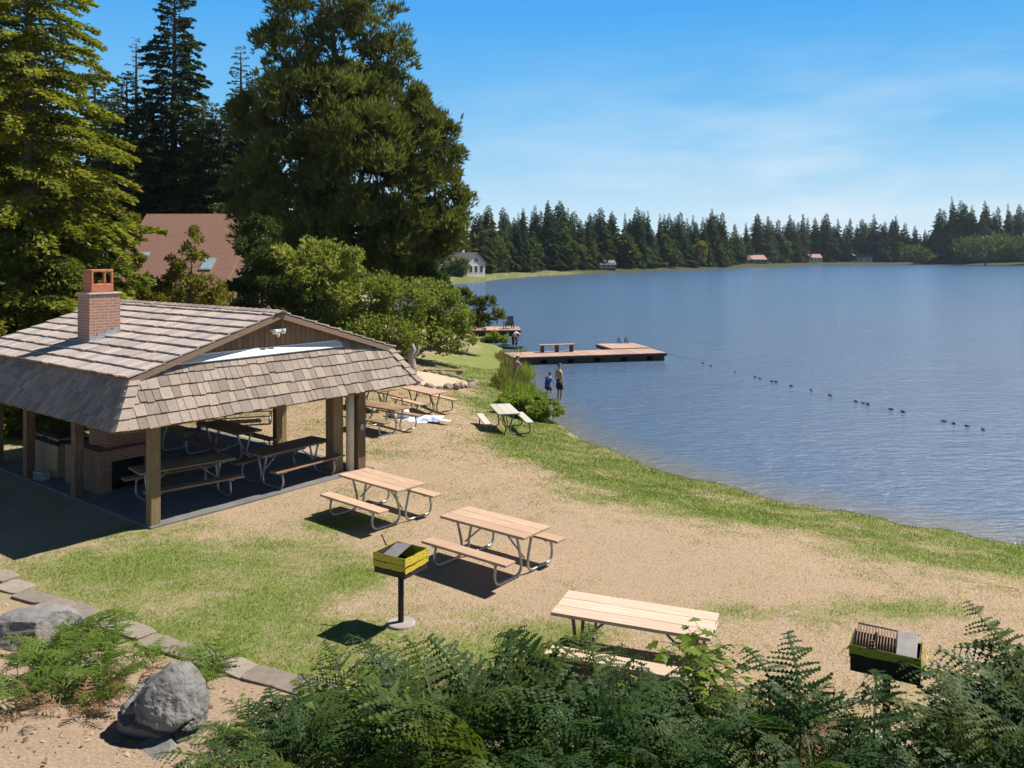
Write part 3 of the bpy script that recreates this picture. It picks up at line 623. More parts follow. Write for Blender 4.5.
# ------------------------------------------------------------------ grills
def make_grill(loc, rz, wx, wy, hz, zb, label, variant):
    g = empty('park_grill', loc, rz, label, 'grill', 'taped park grills')
    mb = MB(); t = .012; x, y = wx / 2, wy / 2
    mb.box(-x, x, -y, y, zb, zb + t); mb.box(-x, x, -y, -y + t, zb + t, zb + hz); mb.box(-x, -x + t, -y + t, y, zb + t, zb + hz); mb.box(x - t, x, -y + t, y, zb + t, zb + hz)
    mb.box(-x + t, x - t, y - t, y, zb + t, zb + hz * (1.0 if variant == 0 else .9)); mb.build('firebox', M['blackmetal'], g, .004)
    mb = MB(); mb.tube([(0, 0, -.02), (0, 0, zb)], .042, 14); mb.build('post', M['blackmetal'], g)
    mb = MB(); mb.lathe([(.2, -.06), (.21, .02), (.18, .035)], 22); mb.build('footing', M['concrete'], g)
    def strip(a, b, z0, z1, lean, nm='caution_tape', parent=g, th=.002, n=7):
        mb = MB(); a, b = Vector(a), Vector(b)
        for k in range(n):
            p0, p1 = a.lerp(b, k / n), a.lerp(b, (k + 1) / n); q0 = lean * k / n + .004 * math.sin(k * 2.1); q1 = lean * (k + 1) / n + .004 * math.sin((k + 1) * 2.1)
            mb.quad(p0 + Z_ * (z0 + q0), p1 + Z_ * (z0 + q1), p1 + Z_ * (z1 + q1), p0 + Z_ * (z1 + q0), .5, [(k / n, 0), ((k + 1) / n, 0), ((k + 1) / n, .1), (k / n, .1)])
        o = mb.build(nm, M['tape'], parent); s = o.modifiers.new('s', 'SOLIDIFY'); s.thickness = th; s.offset = 1
    e = .008
    if variant == 0:
        strip((-x - e, -y - e, 0), (x + e, -y - e, 0), zb + .185, zb + hz + .012, 0); strip((-x - e, -y - e - .003, 0), (x + e, -y - e - .003, 0), zb + .09, zb + .17, .012)
        strip((x + e, -y - e, 0), (x + e, y + e, 0), zb + .17, zb + hz + .01, 0); strip((x + e + .003, -y - e, 0), (x + e + .003, y + e, 0), zb + .07, zb + .145, .02)
        strip((-x + t + .004, y - t - .006, 0), (x - t - .004, y - t - .006, 0), zb + .1, zb + hz + .012, 0)
        strip((-x - e, y, 0), (-x - e, -y - e, 0), zb + .14, zb + hz + .008, .0)
        strip((x - t - .006, y - t, 0), (x - t - .006, -y + t, 0), zb + .12, zb + hz - .01, 0)
        strip((-x + .12, y + e, 0), (x, y + e, 0), zb + .1, zb + hz, 0)
        mb = MB()
        mb.box(-.23, .05, -.2, .2, -.006, .006, .5, Matrix.Translation((-.03, .02, zb + hz - .03)) @ Matrix.Rotation(R(14), 4, 'X') @ Matrix.Rotation(R(-6), 4, 'Y')); mb.build('hinged_plate', M['greyplate'], g, .003)
        mb = MB(); mb.tube([(-x, .05, zb + hz - .06), (-x - .07, .08, zb + hz + .01), (-x - .14, .1, zb + hz + .09), (-x - .17, .1, zb + hz + .12)], .012, 8); mb.build('handle', M['blackmetal'], g)
        mb = MB(); mb.quad((-x - .012, -.03, zb + .12), (-x - .05, -.05, zb + .03), (-x - .10, .0, zb + .0), (-x - .02, .04, zb + .12), .5, [(0, 0), (.05, 0), (.05, .05), (0, .05)]); o = mb.build('loose_tape', M['tape'], g); o.modifiers.new('s', 'SOLIDIFY').thickness = .002
    else:
        strip((-x - e, -y - e, 0), (x + e, -y - e, 0), zb + hz - .09, zb + hz + .004, 0)
        strip((x + e, -y - e, 0), (x + e, y + e, 0), zb + .1, zb + hz + .01, 0); strip((-x - e, y, 0), (-x - e, -y - e, 0), zb + .13, zb + hz, 0)
        strip((-x + .02, y - .02, 0), (x - .05, y - .02, 0), zb + .1, zb + hz - .05, 0)
        mb = MB(); tilt = Matrix.Translation((0, .02, zb + hz - .02)) @ Matrix.Rotation(R(24), 4, 'X')
        for k in range(15):
            xx = -x + .04 + k * (wx * .62) / 14; a = tilt @ Vector((xx, -y + .05, 0)); b = tilt @ Vector((xx, y - .02, 0)); mb.tube([a, b], .007, 6)
        for yy in (-y + .05, y - .02): mb.tube([tilt @ Vector((-x + .03, yy, 0)), tilt @ Vector((x - .03, yy, 0))], .010, 6)
        mb.build('cooking_grate', M['grate'], g)
        mb = MB(); mb.box(x * .3, x - .04, -y + .04, y - .03, .012, .022, .5, tilt); mb.build('cook_plate', M['greyplate'], g, .003)
        mb = MB(); mb.tube([(-.12, -y + .02, zb + hz - .02), (-.11, -y + .04, zb + hz + .08), (-.08, -y + .06, zb + hz + .17)], .014, 8)
        pts = [(-.12 + .024 * math.cos(a), -y + .02 + .024 * math.sin(a), zb + hz - .02 + a * .006) for a in np.linspace(0, 18, 40)]; mb.tube(pts, .007, 6); mb.build('handle', M['grate'], g)
        for q, (ax, ay, dx) in enumerate(((-x - .01, -y, -.1), (x + .01, -y + .1, .05), (x + .02, .1, .08))):
            mb = MB(); pr = None
            for k in range(6):
                w = .05 + .02 * math.sin(k * 2 + q); c = Vector((ax + dx * k / 5 + .015 * math.sin(k * 1.7 + q), ay + .01 * k, zb + hz - .03 - .045 * k * (1 if q else .5)))
                if pr: mb.quad(pr[0], pr[1], c + Vector((.0, w, .01)), c, .5, [(k / 6, 0), (k / 6, .1), (k / 6 + .16, .1), (k / 6 + .16, 0)])
                pr = (c, c + Vector((0, w, .01)))
            o = mb.build('loose_tape', M['tape'], g); o.modifiers.new('s', 'SOLIDIFY').thickness = .002
    return g
p = on_ground(400, 627); make_grill((p.x, p.y + .1, p.z), R(-31), .56, .52, .28, .78, 'black pedestal grill wrapped in yellow tape in the middle of the lawn', 0)
g2x, g2y = 4.06, 9.0
make_grill((g2x, g2y, gz(g2x, g2y)), R(-29), .68, .46, .28, .82 - gz(g2x, g2y), 'black pedestal grill with raised grate and yellow tape behind the ferns at right', 1)
# ------------------------------------------------------------------ rocks, pavers
def rock(name, loc, size, seed, m, rz=0, cuts=9, sub=4, crack=None):
    r = random.Random(seed); bm = bmesh.new(); bmesh.ops.create_icosphere(bm, subdivisions=sub, radius=1)
    planes = [(Vector((r.gauss(0, 1), r.gauss(0, 1), r.gauss(0, .8))).normalized(), r.uniform(.62, .9)) for _ in range(cuts)]
    for v in bm.verts:
        for n_, d in planes:
            k = v.co.dot(n_) - d
            if k > 0: v.co -= n_ * k * .98
        o_ = Vector((seed * 1.7, seed * .9, 0)); v.co *= 1 + .07 * mnoise.fractal(v.co * 1.3 + o_, .9, 2.1, 3) + .035 * mnoise.fractal(v.co * 4.5 + o_, .8, 2.2, 4)
        if crack:
            for (nx_, ny_, nz_, dd_, wd_, dep, zc0, zc1) in crack:
                k = v.co.x * nx_ + v.co.y * ny_ + v.co.z * nz_ - dd_ + .03 * math.sin(v.co.x * 9 + v.co.z * 7)
                if abs(k) < wd_ and v.co.y < .35 and zc0 < v.co.z < zc1: v.co *= 1 - dep * (1 - abs(k) / wd_) ** .35
        v.co = Vector((v.co.x * size[0], v.co.y * size[1], v.co.z * size[2]))
    me = bpy.data.meshes.new(name); bm.to_mesh(me); bm.free(); me.materials.append(M[m])
    a = me.attributes.new('tone', 'FLOAT', 'FACE'); a.data.foreach_set('value', np.full(len(me.polygons), r.random(), np.float32))
    o = bpy.data.objects.new(name, me); C.objects.link(o); o.location = loc; o.rotation_euler = (0, 0, rz); return o
p = on_ground(160, 735)
b1 = rock('boulder', (p.x, p.y + .1, p.z + .22), (.44, .42, .5), 21, 'boulder', .0, 10, 6, [(.28, .1, 1, -.12, .085, .34, -.7, .6), (1, 0, .25, -.40, .13, .34, .0, .6), (-.8, 0, 1, -.62, .04, .2, -.9, .0)])
tag(b1, 'big grey cracked boulder at the edge of the dry flower bed', 'boulder', 'boulders in the bed')
o2 = rock('rock_slab', (0, 0, 0), (.34, .26, .2), 5, 'boulder', 0, 8, 3); o2.parent = b1; o2.location = (.12, -.4, -.27); o2.name = 'broken_base'
p = on_ground(34, 650); b2 = rock('boulder', (p.x - .1, p.y + .2, p.z + .1), (.62, .42, .36), 33, 'boulder2', .2, 9, 5)
tag(b2, 'rough mottled boulder at the left border behind the small ferns', 'boulder', 'boulders in the bed')
pv = [(2, 577), (15, 588), (33, 598), (55, 607), (78, 613), (108, 624), (133, 632), (157, 644), (184, 652), (211, 661), (240, 670), (266, 678), (290, 685), (316, 690)]
for k, (px, py) in enumerate(pv):
    p = on_ground(px, py); r = random.Random(k + 50); mb = MB(); n = 16
    w, d = .25 + r.random() * .06, .17 + r.random() * .04
    pr = [(w * (.95 + .12 * r.random()) * math.copysign(abs(math.cos(a)) ** .38, math.cos(a)), d * (.95 + .1 * r.random()) * math.copysign(abs(math.sin(a)) ** .38, math.sin(a))) for a in np.linspace(0, 2 * math.pi, n, False)]
    mb.v = [(x * .97, y * .97, -.06) for x, y in pr] + [(x, y, .038) for x, y in pr]
    tt = r.random(); mb.face(tuple(range(n, 2 * n)), None, tt)
    for j in range(n): mb.face((j, (j + 1) % n, n + (j + 1) % n, n + j), None, tt)
    o = mb.build('paving_stone', M['paver'], None, .012); o.location = p; o.rotation_euler = (r.uniform(-.05, .05), r.uniform(-.05, .05), R(-30 + r.uniform(-8, 8)))
    tag(o, 'flat grey edging stone in the row between lawn and flower bed', 'edging stone', 'edging stones along the lawn')
# sand pit with rocks, toys, stump, driftwood
pc = on_ground(428, 380)
mb = MB(); n = 28; mb.v = [(pc.x + (1.9 + .2 * math.sin(3 * a)) * math.cos(a), pc.y + 2.1 * math.sin(a), 0) for a in np.linspace(0, 2 * math.pi, n, False)]
mb.v = [(x, y, gz(x, y) + .035) for x, y, z in mb.v] + [(pc.x, pc.y, gz(pc.x, pc.y) + .06)]
for j in range(n): mb.face((j, (j + 1) % n, n), None, .5, True)
struct(mb.build('sand', M['sand']))
k = 0
for a in np.arange(0, 2 * math.pi, .22):
    if 1.9 < a < 2.3: continue
    x, y = pc.x + (2.05 + .2 * math.sin(3 * a)) * math.cos(a), pc.y + 2.3 * math.sin(a); r = random.Random(k); k += 1
    s_ = r.uniform(.1, .22)
    o = rock('border_rock', (x, y, gz(x, y) + s_ * .45), (s_ * 1.2, s_, s_ * .8), k, 'rock', r.random() * 6, 7, 2)
    tag(o, 'rough brown rock in the border of the sand pit', 'rock', 'rocks around the sand pit')
for px, py, m, lab in ((409, 377, 'toyyellow', 'small yellow toy bucket in the sand pit'), (413, 379, 'toyblue', 'small blue toy bucket in the sand pit')):
    p = on_ground(px, py); mb = MB(); mb.lathe([(.09, 0), (.13, .22), (.14, .22), (.14, .24), (.115, .24), (.08, .03)], 16); o = mb.build('toy_bucket', M[m]); o.location = (p.x, p.y, p.z + .07)
    mb = MB(); mb.tube([(.13 * math.cos(a), .03, .23 + .13 * math.sin(a)) for a in np.linspace(0, math.pi, 9)], .008, 6); mb.build('handle', M['flash_white'], o); tag(o, lab, 'toy')
p = on_ground(446, 374)
mb = MB(); mb.box(-.9, .9, -.18, .18, .16, .22)
for s_ in (-.7, .7): mb.box(s_ - .12, s_ + .12, -.15, .15, 0, .16)
o = mb.build('plank_seat', M['tbl_old'], None, .01); o.location = p; o.rotation_euler = (0, 0, R(-12)); tag(o, 'low weathered plank bench at the back of the sand pit', 'bench')
p = on_ground(412, 372); mb = MB()
mb.tube([(0, 0, -.05), (.02, 0, .3), (-.05, .02, .7), (.08, .0, 1.05), (.02, .05, 1.35)], [.26, .2, .17, .14, .06], 10)
mb.tube([(-.03, 0, .6), (.25, .05, .95), (.35, .02, 1.2)], [.11, .08, .03], 8); mb.tube([(0, 0, .45), (-.3, .05, .7)], [.1, .04], 8)
o = mb.build('driftwood_stump', M['driftwood']); o.location = p; tag(o, 'pale weathered stump standing beside the sand pit near the roof corner', 'stump')
# blanket and towel
p = on_ground(417, 421); mb = MB(); idx = {}
for i in range(25):
    for j in range(17):
        u, v = i / 24 * 2 - 1, j / 16 * 2 - 1
        x = u * .9 + .10 * math.sin(v * 5); y = v * .6 + .09 * math.sin(u * 6)
        z = .03 + .035 * math.sin(u * 7 + v * 3) ** 2 + .05 * math.exp(-((u + .4) ** 2 + (v - .1) ** 2) * 6)
        idx[i, j] = len(mb.v); mb.v.append((x, y, z))
for i in range(24):
    for j in range(16): mb.face((idx[i, j], idx[i + 1, j], idx[i + 1, j + 1], idx[i, j + 1]), None, .5, True)
o = mb.build('blanket', M['blanket']); o.location = p; o.rotation_euler = (0, 0, R(25)); o.modifiers.new('s', 'SOLIDIFY').thickness = .012
tag(o, 'rumpled blue and white blanket spread on the grass', 'blanket')
p = on_ground(405, 419); bm = bmesh.new(); bmesh.ops.create_icosphere(bm, subdivisions=4, radius=1)
for v in bm.verts:
    q = v.co; w = 1 + .18 * math.sin(6 * q.x + 2 * q.z) * math.cos(5 * q.y + 1) + .08 * math.sin(13 * q.x + 9 * q.y); v.co = Vector((q.x * .36 * w, q.y * .3 * w, max(q.z, -.3) * .26 * w))
me = bpy.data.meshes.new('towel_heap'); bm.to_mesh(me); bm.free(); me.materials.append(M['towel']); o = bpy.data.objects.new('towel_heap', me); C.objects.link(o); o.location = (p.x - .25, p.y + .1, p.z + .15)
for q in me.polygons: q.use_smooth = True
tag(o, 'heap of pinkish white towels at the end of the blanket', 'towels')
# ------------------------------------------------------------------ docks
def dock(name, x0, x1, y0, y1, rz, orig, label, mat, extra=None):
    d = empty(name, orig, rz, label, 'dock')
    zt = .48
    mb = MB(); x = x0; r = random.Random(4)
    while x < x1: mb.box(x, min(x + .138, x1), y0, y1, zt - .04, zt + r.uniform(-.003, .003), r.random()); x += .145
    if extra:
        x = extra[0]
        while x < extra[1]: mb.box(x, min(x + .138, extra[1]), y1 + .01, extra[2], zt - .04, zt + .06 + r.uniform(-.003, .003), r.random()); x += .145
    mb.build('deck', M[mat], d)
    mb = MB(); mb.box(x0, x1, y0 + .01, y0 + .06, zt - .19, zt - .042); mb.box(x0, x1, y1 - .06, y1 - .01, zt - .19, zt - .042); mb.box(x1 - .06, x1 - .01, y0 + .07, y1 - .07, zt - .19, zt - .042); mb.box(x0 + .01, x0 + .06, y0 + .07, y1 - .07, zt - .19, zt - .042)
    if extra: mb.box(extra[0], extra[1], extra[2] - .06, extra[2] - .01, zt - .19, zt - .042); mb.box(extra[0] + .01, extra[0] + .06, y1, extra[2] - .07, zt - .19, zt + .018); mb.box(extra[1] - .06, extra[1] - .01, y1, extra[2] - .07, zt - .19, zt + .018)
    mb.build('frame', M['deck_dark'], d)
    mb = MB(); x = x0 + .4
    while x < x1: mb.box(x, min(x + 1.3, x1 - .1), y0 + .15, y1 - .15, -.25, zt - .2); x += 1.7
    mb.build('float', M['deck_dark'], d)
    return d
ax, ay = G(512, 358, WZ + .45); bx, by = G(667, 353.2, WZ + .45); rz = math.atan2(by - ay, bx - ax); ln = math.hypot(bx - ax, by - ay)
dk = dock('swim_dock', .1, ln, 0, 2.5, rz, (ax, ay, WZ), 'long red brown swimming dock with a raised end platform', 'deck', (ln - 2.7, ln - .0, 5.4))
m_ = Matrix.Translation((ax, ay, WZ)) @ Matrix.Rotation(rz, 4, 'Z')
w = m_ @ Vector((2.35, 2.05, .485))
bn = empty('dock_bench', w, rz, 'backless wooden bench with three supports on the long dock', 'bench')
mb = MB(); mb.box(-.1, 2.2, -.2, .2, .42, .48); mb.build('seat', M['deck'], bn, .008)
for x in (.1, 1.05, 2.0): mb = MB(); mb.box(x - .08, x + .08, -.17, .17, 0, .42); mb.build('leg', M['deck_dark'], bn, .006)
mb = MB()
for s_ in (0, .5): mb.tube([(s_, 0, -.5), (s_, 0, .72), (s_, -.12, .82), (s_, -.35, .8), (s_, -.42, .42)], .035, 8)
for z in (.3, .0, -.3): mb.tube([(0, 0, z), (.5, 0, z)], .025, 8)
o = mb.build('dock_ladder', M['deck_dark']); o.location = m_ @ Vector((ln - 1.1, 5.47, .1)); o.rotation_euler = (0, 0, rz); tag(o, 'dark metal swim ladder at the back of the dock platform', 'ladder')
ax2, ay2 = G(521, 330.5, WZ + .45)
d2 = dock('small_dock', -8.0, 0, 0, 3.4, R(2), (ax2, ay2, WZ), 'orange brown private dock with a dark chair beyond the green bush', 'deck_orange')
ch = empty('deck_chair', (ax2 - 1.0, ay2 + 1.4, WZ + .482), R(195), 'dark blue slatted garden chair on the orange brown dock', 'chair')
mb = MB()
for k in range(5): mb.box(-.3, .3, -.3 + k * .12, -.2 + k * .12, .36 - k * .02, .385 - k * .02)
mb.build('seat', M['navy'], ch)
mb = MB()
for k in range(5): x = -.28 + k * .115; mb.hexa([(x, .27, .27), (x + .1, .27, .27), (x + .1, .295, .27), (x, .295, .27), (x, .52, 1.05 + .03 * (2 - abs(k - 2))), (x + .1, .52, 1.05 + .03 * (2 - abs(k - 2))), (x + .1, .545, 1.05), (x, .545, 1.05)])
mb.build('backrest', M['navy'], ch)
for s_ in (-1, 1):
    mb = MB(); mb.box(s_ * .36 - .06, s_ * .36 + .06, -.36, .42, .58, .605); mb.build('armrest', M['navy'], ch)
    for yy in (-.32, .3): mb = MB(); mb.box(s_ * .33 - .025, s_ * .33 + .025, yy - .05, yy + .05, 0, .58); mb.build('leg', M['navy'], ch)
# kayak
p = on_ground(506, 349); mb = MB(); n = 14; ring = 12
for k in range(n + 1):
    t = k / n * 2 - 1; w = .36 * (1 - t * t) ** .6 + .01; hh = .17 * (1 - t * t) ** .4 + .02
    for j in range(ring): a = 2 * math.pi * j / ring; mb.v.append((t * 1.6, w * math.cos(a), .18 + hh * math.sin(a) * (1 if math.sin(a) < 0 else .6) + .12 * t ** 4))
for k in range(n):
    for j in range(ring): a = k * ring + j; b = k * ring + (j + 1) % ring; mb.face((a, b, b + ring, a + ring), None, .5, True)
mb.face(tuple(range(ring))[::-1]); mb.face(tuple(range(n * ring, (n + 1) * ring)))
ky = mb.build('kayak', M['kayak']); ky.location = (p.x, p.y, p.z + .0); ky.rotation_euler = (0, 0, R(-38)); tag(ky, 'dark teal kayak lying on the grass where the long dock starts', 'kayak')
mb = MB(); mb.lathe([(.2, .27), (.26, .31), (.24, .34), (.2, .3)], 18); mb.v = [(x * 1.7, y * .85, z) for x, y, z in mb.v]; mb.build('cockpit_rim', M['navy'], ky)
# buoy line
bl_ = [(703, 363), (711, 365.5), (735, 371.5), (755, 376.5), (760, 378), (772, 381), (776, 381.5), (791, 385.6), (811, 390), (830, 395), (856, 401), (863, 402.8), (868, 404), (891, 409), (903, 411.5), (944, 421), (954, 423), (967, 425.6), (983, 429)]
mb = MB(); mb.lathe([(.02, -.17), (.085, -.15), (.1, -.08), (.1, .08), (.085, .15), (.02, .17)], 12); mb.v = [(z, x, y) for x, y, z in mb.v]
bu = None
for k, (px, py) in enumerate(bl_):
    x, y = G(px, py, WZ + .03)
    o = mb.build('buoy', M['buoy']) if bu is None else bu.copy()
    if bu is None: bu = o
    else: C.objects.link(o)
    o.location = (x, y, WZ + .03); o.rotation_euler = (0, 0, R(-60 + 20 * math.sin(k * 3))); s_ = .32 + .2 * random.random(); o.scale = (s_ * 1.25, s_, s_)
    tag(o, 'small dark float on the swimming area rope line', 'buoy', 'floats on the rope line')
mb = MB(); pts = [(*G(668, 353.5, WZ), WZ + .01)] + [(*G(px, py, WZ), WZ - .008) for px, py in bl_] + [(*G(1000, 433, WZ), WZ - .1)]
mb.tube(pts, .010, 6); tag(mb.build('float_rope', M['rope']), 'dark rope joining the floats from dock end across the water', 'rope')
# ------------------------------------------------------------------ people
def skin_body(edges, pos, rad, root, name, m, parent):
    me = bpy.data.meshes.new(name); ks = list(pos); me.from_pydata([pos[k] for k in ks], [(ks.index(a), ks.index(b)) for a, b in edges], [])
    o = bpy.data.objects.new('tmp', me); C.objects.link(o); md = o.modifiers.new('s', 'SKIN'); md.use_smooth_shade = True
    for i, k in enumerate(ks):
        r = rad[k]; d = me.skin_vertices[0].data[i]; d.radius = r if isinstance(r, tuple) else (r, r); d.use_root = (k == root)
    o.modifiers.new('u', 'SUBSURF').levels = 2
    dg = bpy.context.evaluated_depsgraph_get(); me2 = bpy.data.meshes.new_from_object(o.evaluated_get(dg)); bpy.data.objects.remove(o)
    me2.materials.clear(); me2.materials.append(M[m]); me2.name = name
    b = bpy.data.objects.new(name, me2); C.objects.link(b); b.parent = parent
    for q in me2.polygons: q.use_smooth = True
    return b
def person(loc, rz, sc, label, J, clothes, hair=True):
    t = empty('person', loc, rz, label, 'person', None); t.scale = (sc,) * 3
    pos = dict(J); rad = dict(pelvis=(.15, .11), waist=(.125, .095), chest=(.165, .11), neckb=(.075, .07), neck=.055, head=(.082, .1), crown=(.06, .075))
    ed = [('pelvis', 'waist'), ('waist', 'chest'), ('chest', 'neckb'), ('neckb', 'neck'), ('neck', 'head'), ('head', 'crown')]
    for s in 'lr':
        rad.update({'sh' + s: .065, 'el' + s: .042, 'wr' + s: .028, 'pm' + s: (.036, .02), 'hip' + s: .095, 'kn' + s: .06, 'an' + s: .04, 'to' + s: .035})
        ed += [('chest', 'sh' + s), ('sh' + s, 'el' + s), ('el' + s, 'wr' + s), ('wr' + s, 'pm' + s), ('pelvis', 'hip' + s), ('hip' + s, 'kn' + s), ('kn' + s, 'an' + s), ('an' + s, 'to' + s)]
        w = Vector(pos['wr' + s]); e = Vector(pos['el' + s]); d = (w - e).normalized(); a = d.cross(Vector((1, 0, 0))).normalized(); pm_ = w + d * .085
        pos['pm' + s] = tuple(pm_)
        for q, off in enumerate((-.03, -.01, .01, .03)):
            k = 'f%d%s' % (q, s); pos[k] = tuple(pm_ + a * off + d * (.05 + .008 * (q in (1, 2)))); k2 = 'g%d%s' % (q, s); pos[k2] = tuple(Vector(pos[k]) + d * .035 + Vector((0, -.008, 0)))
            rad[k] = .009; rad[k2] = .008; ed += [('pm' + s, k), (k, k2)]
        k = 't' + s; pos[k] = tuple(w + d * .07 + a * -.055); rad[k] = .010; ed.append(('wr' + s, k))
    h = Vector(pos['head']); fw = Vector((0, -1, 0))
    skin_body(ed, pos, rad, 'pelvis', 'body', 'skin', t)
    up = (Vector(pos['crown']) - Vector(pos['neck'])).normalized()
    # hair shell + face
    bm = bmesh.new(); bmesh.ops.create_uvsphere(bm, u_segments=18, v_segments=12, radius=1)
    for v in list(bm.verts):
        if v.co.z < -.25 or (v.co.y < -.35 and v.co.z < .45): bm.verts.remove(v)
    me = bpy.data.meshes.new('hair'); bm.to_mesh(me); bm.free(); me.materials.append(M['hair']); o = bpy.data.objects.new('hair', me); C.objects.link(o); o.parent = t
    o.location = h + up * .05; o.scale = (.098, .116, .118); o.rotation_euler = up.to_track_quat('Z', 'Y').to_euler() if abs(up.z) < .8 else (0, 0, 0); so = o.modifiers.new('s', 'SOLIDIFY'); so.thickness = .1
    for nm, m, chains in clothes:
        mb = MB()
        for pts, rs in chains:
            mb.tube([tuple(pos[q]) if isinstance(q, str) else q for q in pts], rs, 14)
        c = mb.build(nm, M[m], t); c.modifiers.new('u', 'SUBSURF').levels = 1
    return t
stand = dict(pelvis=(0, 0, .93), waist=(0, .0, 1.1), chest=(0, .01, 1.34), neckb=(0, .02, 1.47), neck=(0, .01, 1.53), head=(0, -.01, 1.62), crown=(0, .0, 1.71),
             shl=(.19, .02, 1.41), ell=(.25, .05, 1.13), wrl=(.24, -.03, .88), shr=(-.19, .02, 1.41), elr=(-.25, .05, 1.13), wrr=(-.24, -.02, .88),
             hipl=(.1, 0, .88), knl=(.11, -.02, .48), anl=(.11, .02, .09), tol=(.12, -.13, .04), hipr=(-.1, 0, .88), knr=(-.11, -.04, .49), anr=(-.11, .03, .09), tor=(-.12, -.12, .04))
xm, ym = G(559.5, 399, WZ)
person((xm, ym, WZ - .16), R(118), 1.0, 'shirtless man in dark shorts standing knee deep in the lake', stand,
       [('shorts', 'shorts', [(['waist', 'pelvis'], [.15, .17]), (['pelvis', 'hipl', (.115, -.01, .55)], [.13, .125, .115]), (['pelvis', 'hipr', (-.115, -.03, .55)], [.13, .125, .115])])])
crouch = dict(pelvis=(0, .12, .62), waist=(0, .1, .78), chest=(0, -.02, 1.0), neckb=(0, -.07, 1.12), neck=(0, -.1, 1.17), head=(0, -.15, 1.25), crown=(0, -.15, 1.34),
              shl=(.17, -.02, 1.07), ell=(.22, -.15, .85), wrl=(.16, -.32, .72), shr=(-.17, -.02, 1.07), elr=(-.22, -.15, .85), wrr=(-.16, -.32, .72),
              hipl=(.1, .12, .58), knl=(.12, -.12, .4), anl=(.12, .05, .06), tol=(.12, -.08, .03), hipr=(-.1, .12, .58), knr=(-.12, -.12, .4), anr=(-.12, .05, .06), tor=(-.12, -.08, .03))
xc, yc = G(548.5, 393, WZ)
person((xc, yc, WZ - .2), R(140), .85, 'child in a blue shirt wading beside the shirtless man', crouch,
       [('shirt', 'blueshirt', [(['pelvis', 'waist', 'chest', 'neckb'], [.16, .155, .185, .09]), (['chest', 'shl', (.205, -.09, .95)], [.1, .09, .075]), (['chest', 'shr', (-.205, -.09, .95)], [.1, .09, .075])]), ('shorts', 'shorts', [(['pelvis', 'hipl', 'knl'], [.13, .12, .09]), (['pelvis', 'hipr', 'knr'], [.13, .12, .09])])])
bend = dict(pelvis=(0, .12, .93), waist=(0, .0, 1.04), chest=(0, -.22, 1.12), neckb=(0, -.35, 1.13), neck=(0, -.40, 1.12), head=(0, -.5, 1.08), crown=(0, -.57, 1.05),
            shl=(.18, -.28, 1.1), ell=(.2, -.3, .84), wrl=(.16, -.36, .6), shr=(-.18, -.28, 1.1), elr=(-.2, -.3, .84), wrr=(-.16, -.36, .6),
            hipl=(.1, .12, .88), knl=(.12, .02, .48), anl=(.12, .08, .09), tol=(.13, -.07, .04), hipr=(-.1, .12, .88), knr=(-.12, .02, .48), anr=(-.12, .08, .09), tor=(-.13, -.07, .04))
p = on_ground(515, 349)
person(p, R(25), 1.0, 'person in a white top and dark trousers bending over at the dock start', bend,
       [('top', 'whiteshirt', [(['pelvis', 'waist', 'chest', 'neckb'], [.16, .15, .185, .1]), (['chest', 'shl', (.2, -.29, .96)], [.1, .09, .07]), (['chest', 'shr', (-.2, -.29, .96)], [.1, .09, .07])]), ('trousers', 'shorts', [(['pelvis', 'hipl', 'knl', (.12, .07, .16)], [.14, .13, .09, .075]), (['pelvis', 'hipr', 'knr', (-.12, .07, .16)], [.14, .13, .09, .075])])])
p = on_ground(516, 383)
person((p.x, p.y, p.z - .05), R(150), 1.0, 'bare backed person half hidden among the tall shore reeds', crouch, [('shorts', 'shorts', [(['waist', 'pelvis'], [.13, .16]), (['pelvis', 'hipl', 'knl'], [.13, .12, .1]), (['pelvis', 'hipr', 'knr'], [.13, .12, .1])])])
